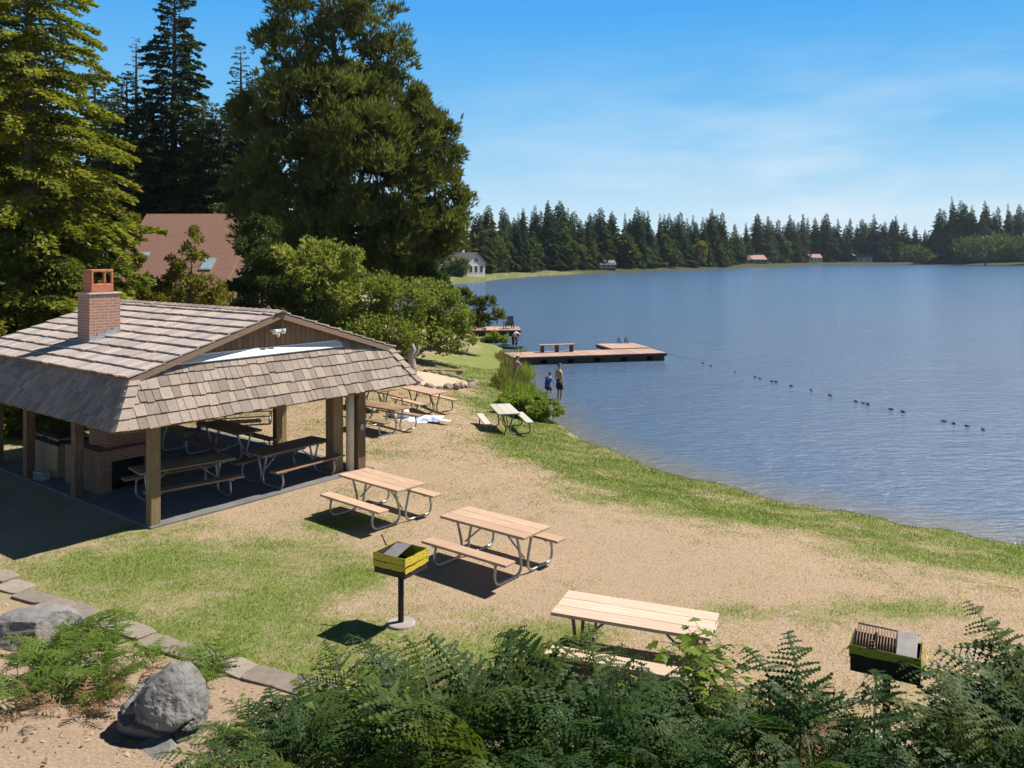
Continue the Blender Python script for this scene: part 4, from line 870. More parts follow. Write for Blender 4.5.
# ------------------------------------------------------------------ trees
def trunk_mesh(mb, h, r, lean=(0, 0), n=10, frac=.97, wob=.03, seed=0):
    q = random.Random(seed); pts = []; rs = []
    for k in range(13):
        t = k / 12 * frac; pts.append((lean[0] * t + h * wob * .1 * math.sin(t * 5 + seed), lean[1] * t + h * wob * .1 * math.cos(t * 4 + seed), h * t)); rs.append(r * (1 - t) ** .8 + .02 + (r * .5 * max(0, .08 - t) / .08))
    pts[0] = (pts[0][0], pts[0][1], -.3); mb.tube(pts, rs, n)
def conifer(name, h, r0, seed, nb, dens, size, mat, bark='bark', droop=.35, up=.15, z0=.06, power=.8, parent=None, fill=1.0, tr=None, limbs=True, wfac=.42, irr=(.62, 1.12)):
    rng = np.random.default_rng(seed)
    t = z0 + (1 - z0) * (np.arange(nb) + rng.random(nb)) / nb; t = np.minimum(t, .985)
    az = np.arange(nb) * 2.399 + rng.normal(0, .35, nb)
    prof = (1 - t) ** power * np.clip((t - z0) / .06 + .55, 0, 1)
    Lb = r0 * prof * rng.uniform(*irr, nb) + .12; z = t * h
    bt = rng.random(nb); upb = up + rng.normal(0, .08, nb) + .5 * t ** 3; dr = droop * rng.uniform(.6, 1.4, nb)
    cnt = np.maximum(5, (dens * Lb ** 1.45).astype(int)); b = np.repeat(np.arange(nb), cnt); n = len(b)
    s = rng.random(n) ** .62 * (1 - .08) + .08 * fill; lat = rng.normal(0, .5, n) * wfac * Lb[b] * (1.02 - s) + rng.normal(0, .06, n)
    d = np.stack([np.cos(az), np.sin(az), np.zeros(nb)], 1)[b]; p = np.stack([-np.sin(az), np.cos(az), np.zeros(nb)], 1)[b]
    rad = s * Lb[b]; zz = z[b] + upb[b] * rad - dr[b] * s ** 2 * Lb[b] - np.abs(lat) * .25 + rng.normal(0, .05, n) * size * 2
    P = d * rad[:, None] + p * lat[:, None]; P[:, 2] = zz
    D = norm(d * rng.uniform(.4, 1, n)[:, None] + p * (np.sign(lat) * rng.uniform(.1, .9, n))[:, None] + np.stack([np.zeros(n), np.zeros(n), rng.uniform(-.75, .2, n)], 1))
    Wd = norm(np.cross(D, rng.normal(0, 1, (n, 3)) + np.array([0, 0, 1.2])))
    l = size * rng.uniform(.7, 1.6, n) * (1 - .5 * t[b]); V, Q = diamonds(P, D, Wd, l, l * rng.uniform(.16, .32, n))
    tone = np.clip(bt[b] * .6 + rng.random(n) * .45 - .02, 0, 1)
    np_mesh('crown', V, Q, tone, M[mat], parent)
    mb = MB(); trunk_mesh(mb, h, tr or h * .014 + .05, seed=seed, wob=.012)
    if limbs:
        for k in range(0, nb):
            a = Vector((math.cos(az[k]), math.sin(az[k]), 0)); L = Lb[k] * .8
            pts = [a * (L * q) + Vector((0, 0, z[k] + upb[k] * L * q - dr[k] * (q * .8) ** 2 * Lb[k])) for q in (0, .5, 1)]
            mb.tube(pts, [.012 * L + .02, .008 * L + .012, .008], 4, cap=False)
    mb.build('trunk', M[bark], parent)
def tree(name, label, cat='tree', px=0, Y=30, group=None, x=None):
    x = (px - 512) / F * Y if x is None else x
    return empty(name, (x, Y, gz(x, Y) - .05), 0, label, cat, group)
def zof(py, Y): return H - (py - YH) / F * Y
t = tree('fir_tree', 'huge sunlit fir with yellowish drooping branches at the left border', px=30, Y=27); conifer('fir', 18.2, 4.9, 1, 420, 95, .2, 'fir', 'bark_grey', .5, .22, .05, .72, t)
t = tree('fir_tree', 'dense fir behind the huge sunlit one, cut by the left edge', px=-45, Y=31); conifer('fir', 20.5, 5.6, 2, 280, 75, .25, 'fir', 'bark', .45, .2, .05, .75, t)
t = tree('spruce_tree', 'tall dark spruce with bare lower trunk against the sky', px=174, Y=73); conifer('spruce', 30, 5.6, 3, 170, 60, .4, 'spruce', 'bark', .38, .25, .42, .55, t)
t = tree('spruce_tree', 'thin wispy dark spruce left of the tallest spruce', px=136, Y=74); conifer('spruce', 25, 3.8, 4, 90, 30, .3, 'spruce', 'bark', .38, .25, .3, .7, t)
t = tree('spruce_tree', 'narrow dark spruce top beside the big pine crown', px=241, Y=73); conifer('spruce', 24, 3.4, 5, 100, 60, .28, 'spruce', 'bark', .4, .2, .2, .6, t)
BKG = 'dark conifers behind the red roof'
for k, (px, top, Y, r0, mt) in enumerate(((212, 100, 74, 3.0, 'spruce'), (118, 85, 75, 3.0, 'spruce'), (150, 135, 73, 3.2, 'fir'), (192, 118, 70, 3.4, 'spruce'), (228, 140, 72, 3.3, 'spruce'), (95, 60, 74, 3.6, 'spruce'), (262, 95, 74, 3.2, 'spruce'), (170, 150, 74, 3.4, 'spruce'), (20, 30, 50, 4.0, 'spruce'), (60, 140, 70, 3.4, 'fir'), (112, 92, 69, 4.2, 'x'), (127, 70, 71, 4.4, 'x'), (147, 96, 71, 4.4, 'x'), (203, 98, 70, 4.2, 'x'), (221, 108, 69, 4.4, 'x'), (238, 88, 71, 4.4, 'x'), (253, 70, 72, 4.2, 'x'), (135, 118, 70, 3.2, 'fir'), (190, 160, 70, 3.4, 'fir'), (225, 172, 70, 3.2, 'fir'), (205, 130, 72, 3.2, 'fir'), (300, 120, 72, 3.6, 'spruce'), (130, 160, 72, 3.4, 'spruce'), (255, 165, 72, 3, 'spruce'))):
    t = tree('conifer_tree', 'dark conifer in the crowded row behind the red brown roof', px=px, Y=Y, group=BKG); conifer('c', zof(top, Y), r0 * 1.35, 40 + k, 150, 42, .42, ('spruce', 'fir_deep')[k % 2], 'bark', .4, .2, .05, .7, t, irr=(.5, 1.15))
def tufts(P, D, rng, l, w, k=4, spread=.55):
    n = len(P); Ds = []; Ps = []; L = []
    for _ in range(k):
        Ds.append(norm(D + rng.normal(0, spread, (n, 3)))); Ps.append(P); L.append(l * rng.uniform(.6, 1.25, n))
    P2 = np.concatenate(Ps); D2 = np.concatenate(Ds); L2 = np.concatenate(L)
    Wd = norm(np.cross(D2, rng.normal(0, 1, P2.shape))); return diamonds(P2, D2, Wd, L2, w * L2)
def lobed(t, lobes, seed, n, l, w, mat, k=4, upb=.55, shell=.75, spread=.55, bark='bark', trunk=None, tone_sp=.5, puff=(.22, .42), mm=1.0, sq=.75):
    """crown built of many leaf clumps spread through irregular lobes; lobes relative to the tree base"""
    rng = np.random.default_rng(seed); L = np.array(lobes, float); vol = (L[:, 3] * L[:, 4] * L[:, 5]) ** .75 * (L[:, 6] if L.shape[1] > 6 else 1); cnt = (n * vol / vol.sum()).astype(int)
    PP = []; DD_ = []; TT = []
    for q, c in zip(L, cnt):
        m = max(6, int((6 + q[3] * 5) * mm)); dirs = norm(rng.normal(0, 1, (m, 3)) + np.array([0, 0, .25])); rr = rng.uniform(.45, 1.0, m) ** .6
        cen = dirs * rr[:, None] * q[3:6]; cr = q[3:6].mean() * rng.uniform(*puff, m)        # sub clumps = light/dark masses with gaps between
        j = rng.integers(0, m, c); v = norm(rng.normal(0, 1, (c, 3))) * (rng.random(c) ** (1 / 2.2))[:, None]
        P = cen[j] + v * cr[j][:, None] * np.array([1.15, 1.15, sq]); P = P + q[:3]
        D = norm(.8 * v + .5 * dirs[j] + np.array([0, 0, upb])); PP.append(P); DD_.append(D)
        ct = rng.random(m); TT.append(np.clip(ct[j] * .55 + rng.random(c) * tone_sp, 0, 1))
    P = np.concatenate(PP); D = np.concatenate(DD_); T = np.concatenate(TT)
    ok = P[:, 2] > .05; P, D, T = P[ok], D[ok], T[ok]
    V, Q = tufts(P, D, rng, l, w, k, spread); np_mesh('crown', V, Q, np.tile(T, k), M[mat], t)
    mb = MB(); h = L[:, 2].max(); r0 = trunk or .012 * h + .03
    zs = [(-.3, 0, 0)]
    top = L[np.argmax(L[:, 2])]
    pts = [(top[0] * f ** 1.5, top[1] * f ** 1.5, -.3 + (h + .3) * f) for f in np.linspace(0, 1, 9)]; mb.tube(pts, [r0 * (1.15 - f) for f in np.linspace(0, 1, 9)], 9)
    for q in L:
        f = np.clip((q[2] - q[5] * .6) / h * .8, .08, .9); a = np.array([top[0] * f ** 1.5, top[1] * f ** 1.5, h * f])
        e = q[:3]; mid = (a + e) / 2 + np.array([0, 0, -.15 * np.linalg.norm(e - a)])
        mb.tube([a, mid, e], [r0 * .45, r0 * .3, r0 * .12], 6)
        for _ in range(5):
            g = e + rng.normal(0, .5, 3) * q[3:6]; mb.tube([mid * .4 + e * .6, g], [r0 * .16, r0 * .03], 4)
    mb.build('trunk', M[bark], t)
def pxlobes(px0, Y0, gz0, items):
    """(px, py, rx px, rz px, dy m) -> lobes relative to tree base at px0, Y0"""
    out = []; x0 = (px0 - 512) / F * Y0
    for px, py, rx, rz, dy, *wt in items:
        Y = Y0 + dy; out.append(((px - 512) / F * Y - x0, dy, H - (py - YH) / F * Y - gz0, rx * Y / F, (rx * .9) * Y / F, rz * Y / F, wt[0] if wt else 1.0))
    return out
Y0 = 50; x0 = (350 - 512) / F * Y0; g0 = gz(x0, Y0)
t = empty('pine_tree', (x0, Y0, g0), 0, 'giant spreading pine with airy top and dense wide skirt', 'tree')
lobed(t, pxlobes(350, Y0, g0, [(330, -5, 50, 30, 0, .5), (300, 25, 38, 26, 1, .45), (375, 25, 32, 28, 0, .5), (285, 55, 32, 22, -1, .4), (345, 45, 38, 28, 1, .45), (392, 60, 26, 24, 0, .6), (268, 42, 16, 14, 0, .5), (300, 80, 40, 20, 1.5, .5),
                               (320, 105, 58, 28, -1.5), (390, 100, 42, 28, 0), (418, 112, 22, 22, 1), (270, 125, 38, 30, 0), (350, 140, 60, 32, -2.5), (420, 145, 40, 30, -.5), (446, 142, 14, 15, 0), (290, 170, 48, 34, -1.5), (370, 180, 62, 34, -2.5), (432, 185, 34, 30, 0), (450, 208, 22, 18, 0),
                               (300, 215, 50, 34, -1), (365, 225, 60, 32, -2), (425, 232, 42, 28, -1), (255, 190, 26, 34, 1), (262, 235, 30, 30, 1), (350, 262, 60, 24, 0), (318, 92, 30, 18, 0), (352, 85, 34, 22, 0), (372, 150, 40, 26, 0), (408, 265, 36, 20, 0), (434, 250, 16, 16, 0)]),
      11, 36000, .46, .095, 'pine', 5, 1.0, spread=.42, puff=(.2, .4), mm=1.6, sq=.95, trunk=.5, bark='bark')
def shrub(name, label, px, py, Y, items, seed, n, mat, l=.2, w=.24, cat='shrub', group=None, k=3, upb=.3, bark='bark_grey', trunk=.06):
    x0 = (px - 512) / F * Y; g0 = gz(x0, Y); t = empty(name, (x0, Y, g0), 0, label, cat, group)
    lobed(t, pxlobes(px, Y, g0, items), seed, int(n * 1.15), l * .85, w, mat, k, upb, spread=.7, trunk=trunk, bark=bark, puff=(.2, .42), mm=1.7, sq=.95); return t
shrub('leafy_tree', 'pale green round topped small tree in front of the giant pine', 308, 0, 41, [(308, 258, 38, 16, 0), (275, 262, 26, 14, 0), (340, 265, 26, 15, 0), (300, 282, 45, 16, 0), (330, 290, 34, 14, 0)], 12, 6500, 'shrub_pale', .22, .22, 'tree', trunk=.12)
shrub('dark_bush', 'dark leafy bush filling the gap right of the red roof', 262, 0, 40, [(255, 262, 26, 24, 0), (270, 292, 34, 20, 0), (240, 300, 26, 16, 0), (300, 305, 30, 16, 0), (262, 235, 18, 18, 1)], 13, 6000, 'shrub_dark', .22, .24, trunk=.12)
shrub('leafy_shrub', 'big light green shrub mass at the lake end of the shelter', 395, 0, 44, [(370, 300, 42, 22, 0), (415, 302, 38, 22, 0), (445, 312, 24, 20, 0), (395, 330, 52, 24, -.5), (445, 337, 26, 16, 0), (466, 335, 12, 9, 0), (355, 325, 34, 20, 0), (410, 350, 34, 10, -1), (462, 318, 12, 10, 0), (340, 300, 24, 18, 0)], 14, 13000, 'shrub', .22, .2, trunk=.1)
shrub('leafy_shrub', 'dark green shrub tucked below the giant pine at the water', 430, 0, 50, [(432, 288, 20, 16, 0), (440, 302, 18, 14, 0), (415, 282, 26, 18, 0)], 15, 3500, 'shrub_dark', .22, .22, trunk=.08)
shrub('young_tree', 'young yellow green tree standing before the red brown roof', 190, 0, 36, [(192, 240, 9, 12, 0), (188, 262, 17, 13, 0), (180, 285, 24, 13, 0), (205, 290, 20, 12, 0), (165, 298, 20, 12, 0), (215, 300, 16, 9, 0)], 16, 2600, 'yellowgreen', .2, .22, 'tree', trunk=.07)
shrub('young_tree', 'yellowish sapling by the chimney at the red roof corner', 140, 0, 35, [(140, 290, 16, 14, 0), (130, 268, 13, 16, 0), (150, 300, 16, 10, 0), (126, 238, 10, 15, 0), (132, 218, 6, 10, 0)], 17, 2300, 'yellowgreen', .2, .22, 'tree', trunk=.06)
shrub('young_pine', 'young pine with upright tufts leaning over the small dock', 456, 0, 51, [(474, 306, 10, 8, 0), (489, 303, 7, 5, 0), (498, 316, 6, 5, 0), (463, 298, 7, 7, 0), (478, 321, 14, 6, 0), (462, 322, 12, 9, 0)], 18, 700, 'pine', .42, .14, 'tree', k=4, upb=.9, trunk=.09)
shrub('shore_bush', 'bright green bush in front of the small orange dock', 495, 0, 60, [(493, 337, 9, 5, 0), (502, 340, 8, 4, 0), (487, 341, 6, 3, 0)], 19, 1300, 'reed_g', .2, .18, trunk=.04)
shrub('shore_bush', 'bright green bush at the waterline beside the wading man', 540, 0, 31.8, [(530, 408, 20, 9, 0), (548, 409, 13, 8, -.3), (515, 404, 16, 9, .4), (540, 402, 10, 6, .5)], 20, 3800, 'reed_g', .16, .16, trunk=.03)
shrub('yellow_shrub', 'yellowish shrub beyond the shelter at the left edge', 2, 0, 27, [(0, 405, 12, 9, 0), (-14, 412, 16, 10, 0), (8, 414, 8, 6, 0)], 23, 900, 'yellowgreen', .2, .18, trunk=.04)
UND = 'shrubs along the property edge behind the shelter'
for k, (px, Y, top) in enumerate(((-40, 34, 345), (20, 36, 335), (75, 37, 330), (250, 34, 340), (300, 36, 345), (345, 40, 350))):
    shrub('hedge_shrub', 'dark leafy shrub in the row behind the shelter', px, 0, Y, [(px, top + 10, 34, 22, 0), (px + 20, top + 30, 34, 24, 0), (px - 24, top + 30, 30, 24, 0)], 60 + k, 3000, 'shrub_dark', .24, .22, group=UND)
# reeds
def reeds(name, label, cx, cy, rx, ry, n, h, mat, seed, heads=False):
    rng = np.random.default_rng(seed); a = rng.random(n) * 6.283; q = np.sqrt(rng.random(n)); X = cx + rx * q * np.cos(a); Y = cy + ry * q * np.sin(a)
    Z = np.maximum(ground_z(X, Y), WZ - .1); P = np.stack([X - cx, Y - cy, Z - gz(cx, cy)], 1)
    D = norm(np.stack([rng.normal(0, .3, n), rng.normal(0, .3, n), np.ones(n)], 1)); W = norm(np.cross(D, rng.normal(0, 1, (n, 3)))); l = h * rng.uniform(.4, 1.15, n) * (1.1 - .55 * q ** 2) * (.6 + .8 * vnoise(X, Y, 1.6, 5))
    V, Q = diamonds(P, D, W, l, np.full(n, .022)); o = np_mesh(name, V, Q, rng.random(n), M[mat]); o.location = (cx, cy, gz(cx, cy)); tag(o, label, 'reeds'); return o
for k, (px, py, rx, ry, nn_, hh, mt, lab) in enumerate(((512, 388, 1.0, 1.7, 1500, .85, 'reed', 'tan and green reed clump just behind the pale grey picnic table'), (523, 398, .9, 1.2, 1100, .8, 'reed_g', 'green reed clump beside the bright waterline bush'),
    (514, 374, .8, 2.0, 1300, .8, 'reed', 'tan reed clump around the bare backed person'), (524, 378, .55, 1.9, 900, .75, 'reed_g', 'green reed strip along the water left of the waders'), (510, 362, .9, 2.2, 1100, .6, 'reed', 'low straw coloured reed clump at the foot of the long dock'), (520, 361, .5, 1.6, 700, .7, 'reed_g', 'green reed clump against the side of the long dock'))):
    p = on_ground(px, py); reeds('reed_clump', lab, p.x, p.y, rx, ry, nn_, hh, mt, 10 + k)
# ------------------------------------------------------------------ far shore trees
protos = []
def far_proto(seed, mat, r0, nb=140, dens=38):
    t = empty('conifer_tree', (0, 0, -300)); conifer('f', 30, r0, seed, nb, dens, .8, mat, 'bark', .5, .1, .04 if seed % 2 else .09, (1.0, .8, 1.2)[seed % 3], t, limbs=False, tr=.4, irr=(.3, 1.2)); return t
for k in range(9): protos.append(far_proto(100 + k, 'farcon' if k % 3 else 'farcon2', 7.4 + .9 * (k % 3)))
sil = [(456, 226), (466, 230), (478, 212), (489, 205), (503, 207), (514, 216), (523, 207), (535, 205), (548, 201), (560, 201), (568, 208), (580, 217), (590, 213), (601, 208), (612, 210), (625, 212), (637, 207), (648, 209), (660, 212), (669, 214), (680, 211), (693, 214), (703, 217), (712, 209), (722, 211), (735, 225), (746, 222), (757, 214), (768, 216), (778, 218), (790, 214), (803, 213), (815, 216), (826, 212), (838, 217), (850, 218), (862, 217), (874, 215), (885, 221), (896, 214), (905, 222), (915, 224), (925, 228), (940, 207), (952, 197), (961, 199), (972, 204), (985, 200), (998, 206), (1008, 203), (1020, 202), (1034, 203), (1048, 200)]
DX = [440, 500, 550, 600, 650, 700, 722, 745, 800, 830, 930, 940, 1050]; DYv = [225, 252, 296, 325, 365, 416, 445, 505, 600, 625, 625, 600, 585]
rf = random.Random(9); used = set()
def far_name(px):
    if px < 585: return 'dark conifer on the near left bend of the far shore', 'conifers behind the cream house'
    if px < 735: return 'dark conifer in the middle stretch of the far shore', 'conifers along the middle far shore'
    if px < 932: return 'small distant conifer at the far end of the lake', 'conifers at the far end of the lake'
    return 'tall dark conifer on the headland at the right border', 'conifers on the right headland'
def far_tree(px, top, extra, wide=1.0):
    if any(abs(px - q) < 9 for q in (813, 858, 752, 606)): extra = max(extra, 17)
    D = np.interp(px, DX, DYv) + extra; x = (px - 512) / F * D
    for _ in range(12):
        if lake_d(np.array([x]), np.array([D]))[0] > 2.5: break
        D += 8; x = (px - 512) / F * D
    z = gz(x, D); h = H - (top - YH) / F * D - z
    i = rf.randrange(len(protos)); pr = protos[i]; lab, grp = far_name(px); s_ = h / 30; wd = s_ * rf.uniform(.8, 1.35) * wide
    if i not in used:
        used.add(i); o = pr; o.location = (x, D, z); o.scale = (wd, wd, s_); o.rotation_euler = (0, 0, rf.random() * 6)
    else: o = dup(pr, (x, D, z), rf.random() * 6, (wd, wd, s_))
    tag(o, lab, 'tree', grp)
for px, top in sil:
    far_tree(px, top + rf.uniform(-1.5, 1.5), rf.uniform(4, 14)); far_tree(px + rf.uniform(-6, 6), top + rf.uniform(5, 14), rf.uniform(10, 34)); far_tree(px + rf.uniform(-6, 6), top + rf.uniform(12, 26), rf.uniform(1, 9), 1.1)
    far_tree(px + rf.uniform(-6, 6), top + rf.uniform(4, 14), rf.uniform(30, 60)); far_tree(px + rf.uniform(-7, 7), top + rf.uniform(2, 9), rf.uniform(20, 50), 1.3)
    if px < 735: far_tree(px + rf.uniform(-6, 6), top + rf.uniform(2, 12), rf.uniform(36, 70))
for k in range(26):
    px = 585 + k * 17.5 + rf.uniform(-5, 5)
    if any(abs(px - q) < 13 for q in (813, 858, 752, 606)): continue
    D = float(np.interp(px, DX, DYv)) + 3; x = (px - 512) / F * D
    while lake_d(np.array([x]), np.array([D]))[0] < 1.2: D += 3; x = (px - 512) / F * D
    w_ = D / F
    t = empty('shore_bush', (x, D, gz(x, D)), 0, 'low dark bush along the far waterline', 'bush', 'bushes along the far waterline')
    lobed(t, [(0, 0, 2.2 * w_, 7 * w_, 3 * w_, 3.2 * w_), (6 * w_, 0, 1.5 * w_, 5 * w_, 3 * w_, 2.2 * w_)], 400 + k, 260, 1.1, .3, ('willow', 'farcon2', 'shrub_dark')[k % 3], 3, .2, trunk=.15)
for p_ in [q for k, q in enumerate(protos) if k not in used]:
    for c in kids(p_): bpy.data.objects.remove(c)
    bpy.data.objects.remove(p_)
rt = empty('leafy_tree', (0, 0, -300)); lobed(rt, [(0, 0, 9, 4.5, 4.5, 5), (2.5, 1, 6, 3.6, 3.5, 3.4), (-2.6, -1, 6.5, 3.8, 3.6, 3.8), (.4, 0, 12, 2.6, 2.6, 2.8)], 700, 1100, 1.2, .3, 'willow', 3, .3, trunk=.25)
for k, (px, hh) in enumerate(((492, 13), (531, 11), (557, 15), (588, 12), (625, 14), (642, 10), (664, 15), (715, 14), (735, 16), (770, 13), (781, 18), (830, 15), (842, 17), (880, 18), (899, 15), (930, 17), (946, 20), (962, 16))):
    D = float(np.interp(px, DX, DYv)) + 5; x = (px - 512) / F * D
    while lake_d(np.array([x]), np.array([D]))[0] < 2: D += 4; x = (px - 512) / F * D
    sc_ = hh / 15; o = rt if k == 0 else dup(rt, (0, 0, 0)); o.location = (x, D, gz(x, D)); o.rotation_euler = (0, 0, k * 1.3); o.scale = (sc_ * (.9 + .3 * (k % 3)), sc_, sc_)
    tag(o, 'rounded mid green tree standing before the far conifers', 'tree', 'rounded trees along the far shore')
for k in range(9):
    px = 380 + k * 8; D = 235 + 12 * (k % 4); x = (px - 512) / F * D; o = dup(rt, (x, D, gz(x, D)), k, (1.2, 1.2, 1.25)); tag(o, 'rounded green tree on the slope left of the cream house', 'tree', 'rounded trees left of the cream house')
shrub('willow_tree', 'wide pale green willow on the right headland shore', 985, 0, 548, [(990, 246, 28, 11, 0), (970, 250, 16, 9, 0), (1010, 248, 18, 10, 0), (1030, 246, 20, 12, 0)], 31, 2600, 'willow', 2.0, .22, 'tree', trunk=.6)
shrub('willow_tree', 'small pale green tree at the far end of the lake left of the headland', 914, 0, 590, [(914, 254, 14, 7, 0), (926, 257, 8, 4, 0)], 32, 900, 'willow', 1.8, .22, 'tree', trunk=.5)
shrub('bright_tree', 'yellow green tree at the point where the far shore steps back', 698, 0, 405, [(701, 252, 6, 10, 0), (694, 258, 6, 8, 0)], 33, 900, 'yellowgreen', 1.1, .22, 'tree', trunk=.3)
shrub('shore_bush', 'grey green bush left of the yellow green point tree', 675, 0, 380, [(675, 259, 7, 7, 0)], 34, 600, 'willow', 1.0, .22, trunk=.2)
shrub('shore_bush', 'green bush beside the cream house across the lake', 461, 0, 212, [(461, 268, 8, 8, 0), (452, 272, 8, 6, 0)], 35, 900, 'willow', .8, .22, trunk=.2)
# ------------------------------------------------------------------ houses
def house(loc, rz, w, d, hw, hr, label, wall, roof, windows=True, cat='house', hat=.4):
    t = empty('house', loc, rz, label, cat, None)
    mb = MB(); mb.box(-w / 2, w / 2, -d / 2, d / 2, -1, hw); 
    i = len(mb.v); mb.v += [(-w / 2, -d / 2, hw), (-w / 2, d / 2, hw), (-w / 2, 0, hw + hr), (w / 2, -d / 2, hw), (w / 2, d / 2, hw), (w / 2, 0, hw + hr)]; mb.face((i, i + 2, i + 1)); mb.face((i + 3, i + 4, i + 5))
    mb.build('wall', M[wall], t)
    mb = MB(); o = hat; k = hr / (d / 2)
    for s in (-1, 1):
        a = [(-w / 2 - o, 0, hw + hr + .05), (w / 2 + o, 0, hw + hr + .05), (w / 2 + o, s * (d / 2 + o), hw - o * k + .05), (-w / 2 - o, s * (d / 2 + o), hw - o * k + .05)]
        b = [(x, y, z + .18) for x, y, z in a]
        if s > 0: a, b = a[::-1], b[::-1]
        mb.hexa(a[::-1] + b[::-1])
    mb.build('roof', M[roof], t)
    return t
def win(t, face, u, z, w, h, wd, dp):
    """face 'y': on -y wall at y=-dp; face 'x': on +x wall at x=dp"""
    fr = MB(); gl = MB()
    if face == 'y':
        fr.box(u - w / 2 - .12, u + w / 2 + .12, -dp - .06, -dp + .02, z - .12, z + h + .12); gl.box(u - w / 2, u + w / 2, -dp - .075, -dp - .062, z, z + h)
    else:
        fr.box(dp - .02, dp + .06, u - w / 2 - .12, u + w / 2 + .12, z - .12, z + h + .12); gl.box(dp + .062, dp + .075, u - w / 2, u + w / 2, z, z + h)
    f = fr.build('window', M['flash_white'], t); gl.build('pane', M['glass'], f)
Dh = 222; xh = (468 - 512) / F * Dh
hs = house((xh - 1, Dh + 3, gz(xh, Dh)), R(-48), 9.5, 6.2, 3.4, 2.6, 'cream gabled house with grey roof on the far left shore', 'whitewall', 'greyroof')
for u in (-1.8, 0, 1.8): win(hs, 'x', u, .9, 1.0, 1.7, 0, 4.75)
win(hs, 'x', 0, 3.7, 1.2, .9, 0, 4.75); win(hs, 'y', 2, 1, 1.4, 1.5, 0, 3.1); win(hs, 'y', -2, 1, 1.4, 1.5, 0, 3.1)
mb = MB(); mb.box(-2.2, -1.5, .4, 1.1, 5, 6.9); mb.build('chimney', M['whitewall'], hs)
for px, Y, rz, w, d, hw, hr, wl, rf_, lab in ((752, 520, 10, 15, 9, 2.5, 2.6, 'browntrim', 'pinkroof', 'brown walled house with pinkish roof where the far shore steps back'), (813, 612, 6, 10, 8, 3.4, 2.4, 'whitewall', 'pinkroof', 'pale walled house with pink roof at the far end of the lake'), (858, 630, 0, 18, 9, 3.2, 2.6, 'whitewall', 'greyroof', 'long low grey roofed house between distant conifers'), (606, 327, 14, 6, 5, 1.9, 1.5, 'browntrim', 'greyroof', 'tiny brown grey roofed house at the edge of the middle far shore conifers')):
    x = (px - 512) / F * Y; t = house((x, Y, gz(x, Y)), R(rz), w, d, hw, hr, lab, wl, rf_)
    for u in (-w * .3, 0, w * .3): win(t, 'y', u, .8, 1.6, 1.5, 0, d / 2)
# red roofed neighbour
Yr = 56; xr0, xr1 = (126 - 512) / F * Yr, (241 - 512) / F * Yr; zr = zof(217, Yr + 3.5) ; wr = xr1 - xr0; gzr = gz((xr0 + xr1) / 2, Yr)
nb = house(((xr0 + xr1) / 2, Yr + 3.5, gzr), R(-3), wr, 13, zr - gzr - 5.2, 5.2, 'neighbouring house with steep red brown shingle roof and skylights behind the trees', 'browntrim', 'redroof', hat=.25)
k = 5.2 / 6.5
for px, py in ((143, 262), (212, 268)):
    u = (px - 512) / F * (Yr + .5) - (xr0 + xr1) / 2; s_ = 0.
    while H - (py - YH) * (Yr + 3.5 - s_) / F < zr - s_ * k: s_ += .02
    u = (px - 512) / F * (Yr + 3.5 - s_) - (xr0 + xr1) / 2; yy = -s_; zz = zr - gzr - s_ * k + .26
    fr = MB(); gl = MB(); mt = Matrix.Translation((u, yy, zz)) @ Matrix.Rotation(math.atan(k), 4, 'X'); fr.box(-.4, .4, -.62, .62, -.04, .06, .5, mt); gl.box(-.33, .33, -.55, .55, .062, .075, .5, mt)
    f = fr.build('skylight', M['flash_grey'], nb); gl.build('pane', M['skyglass'], f)
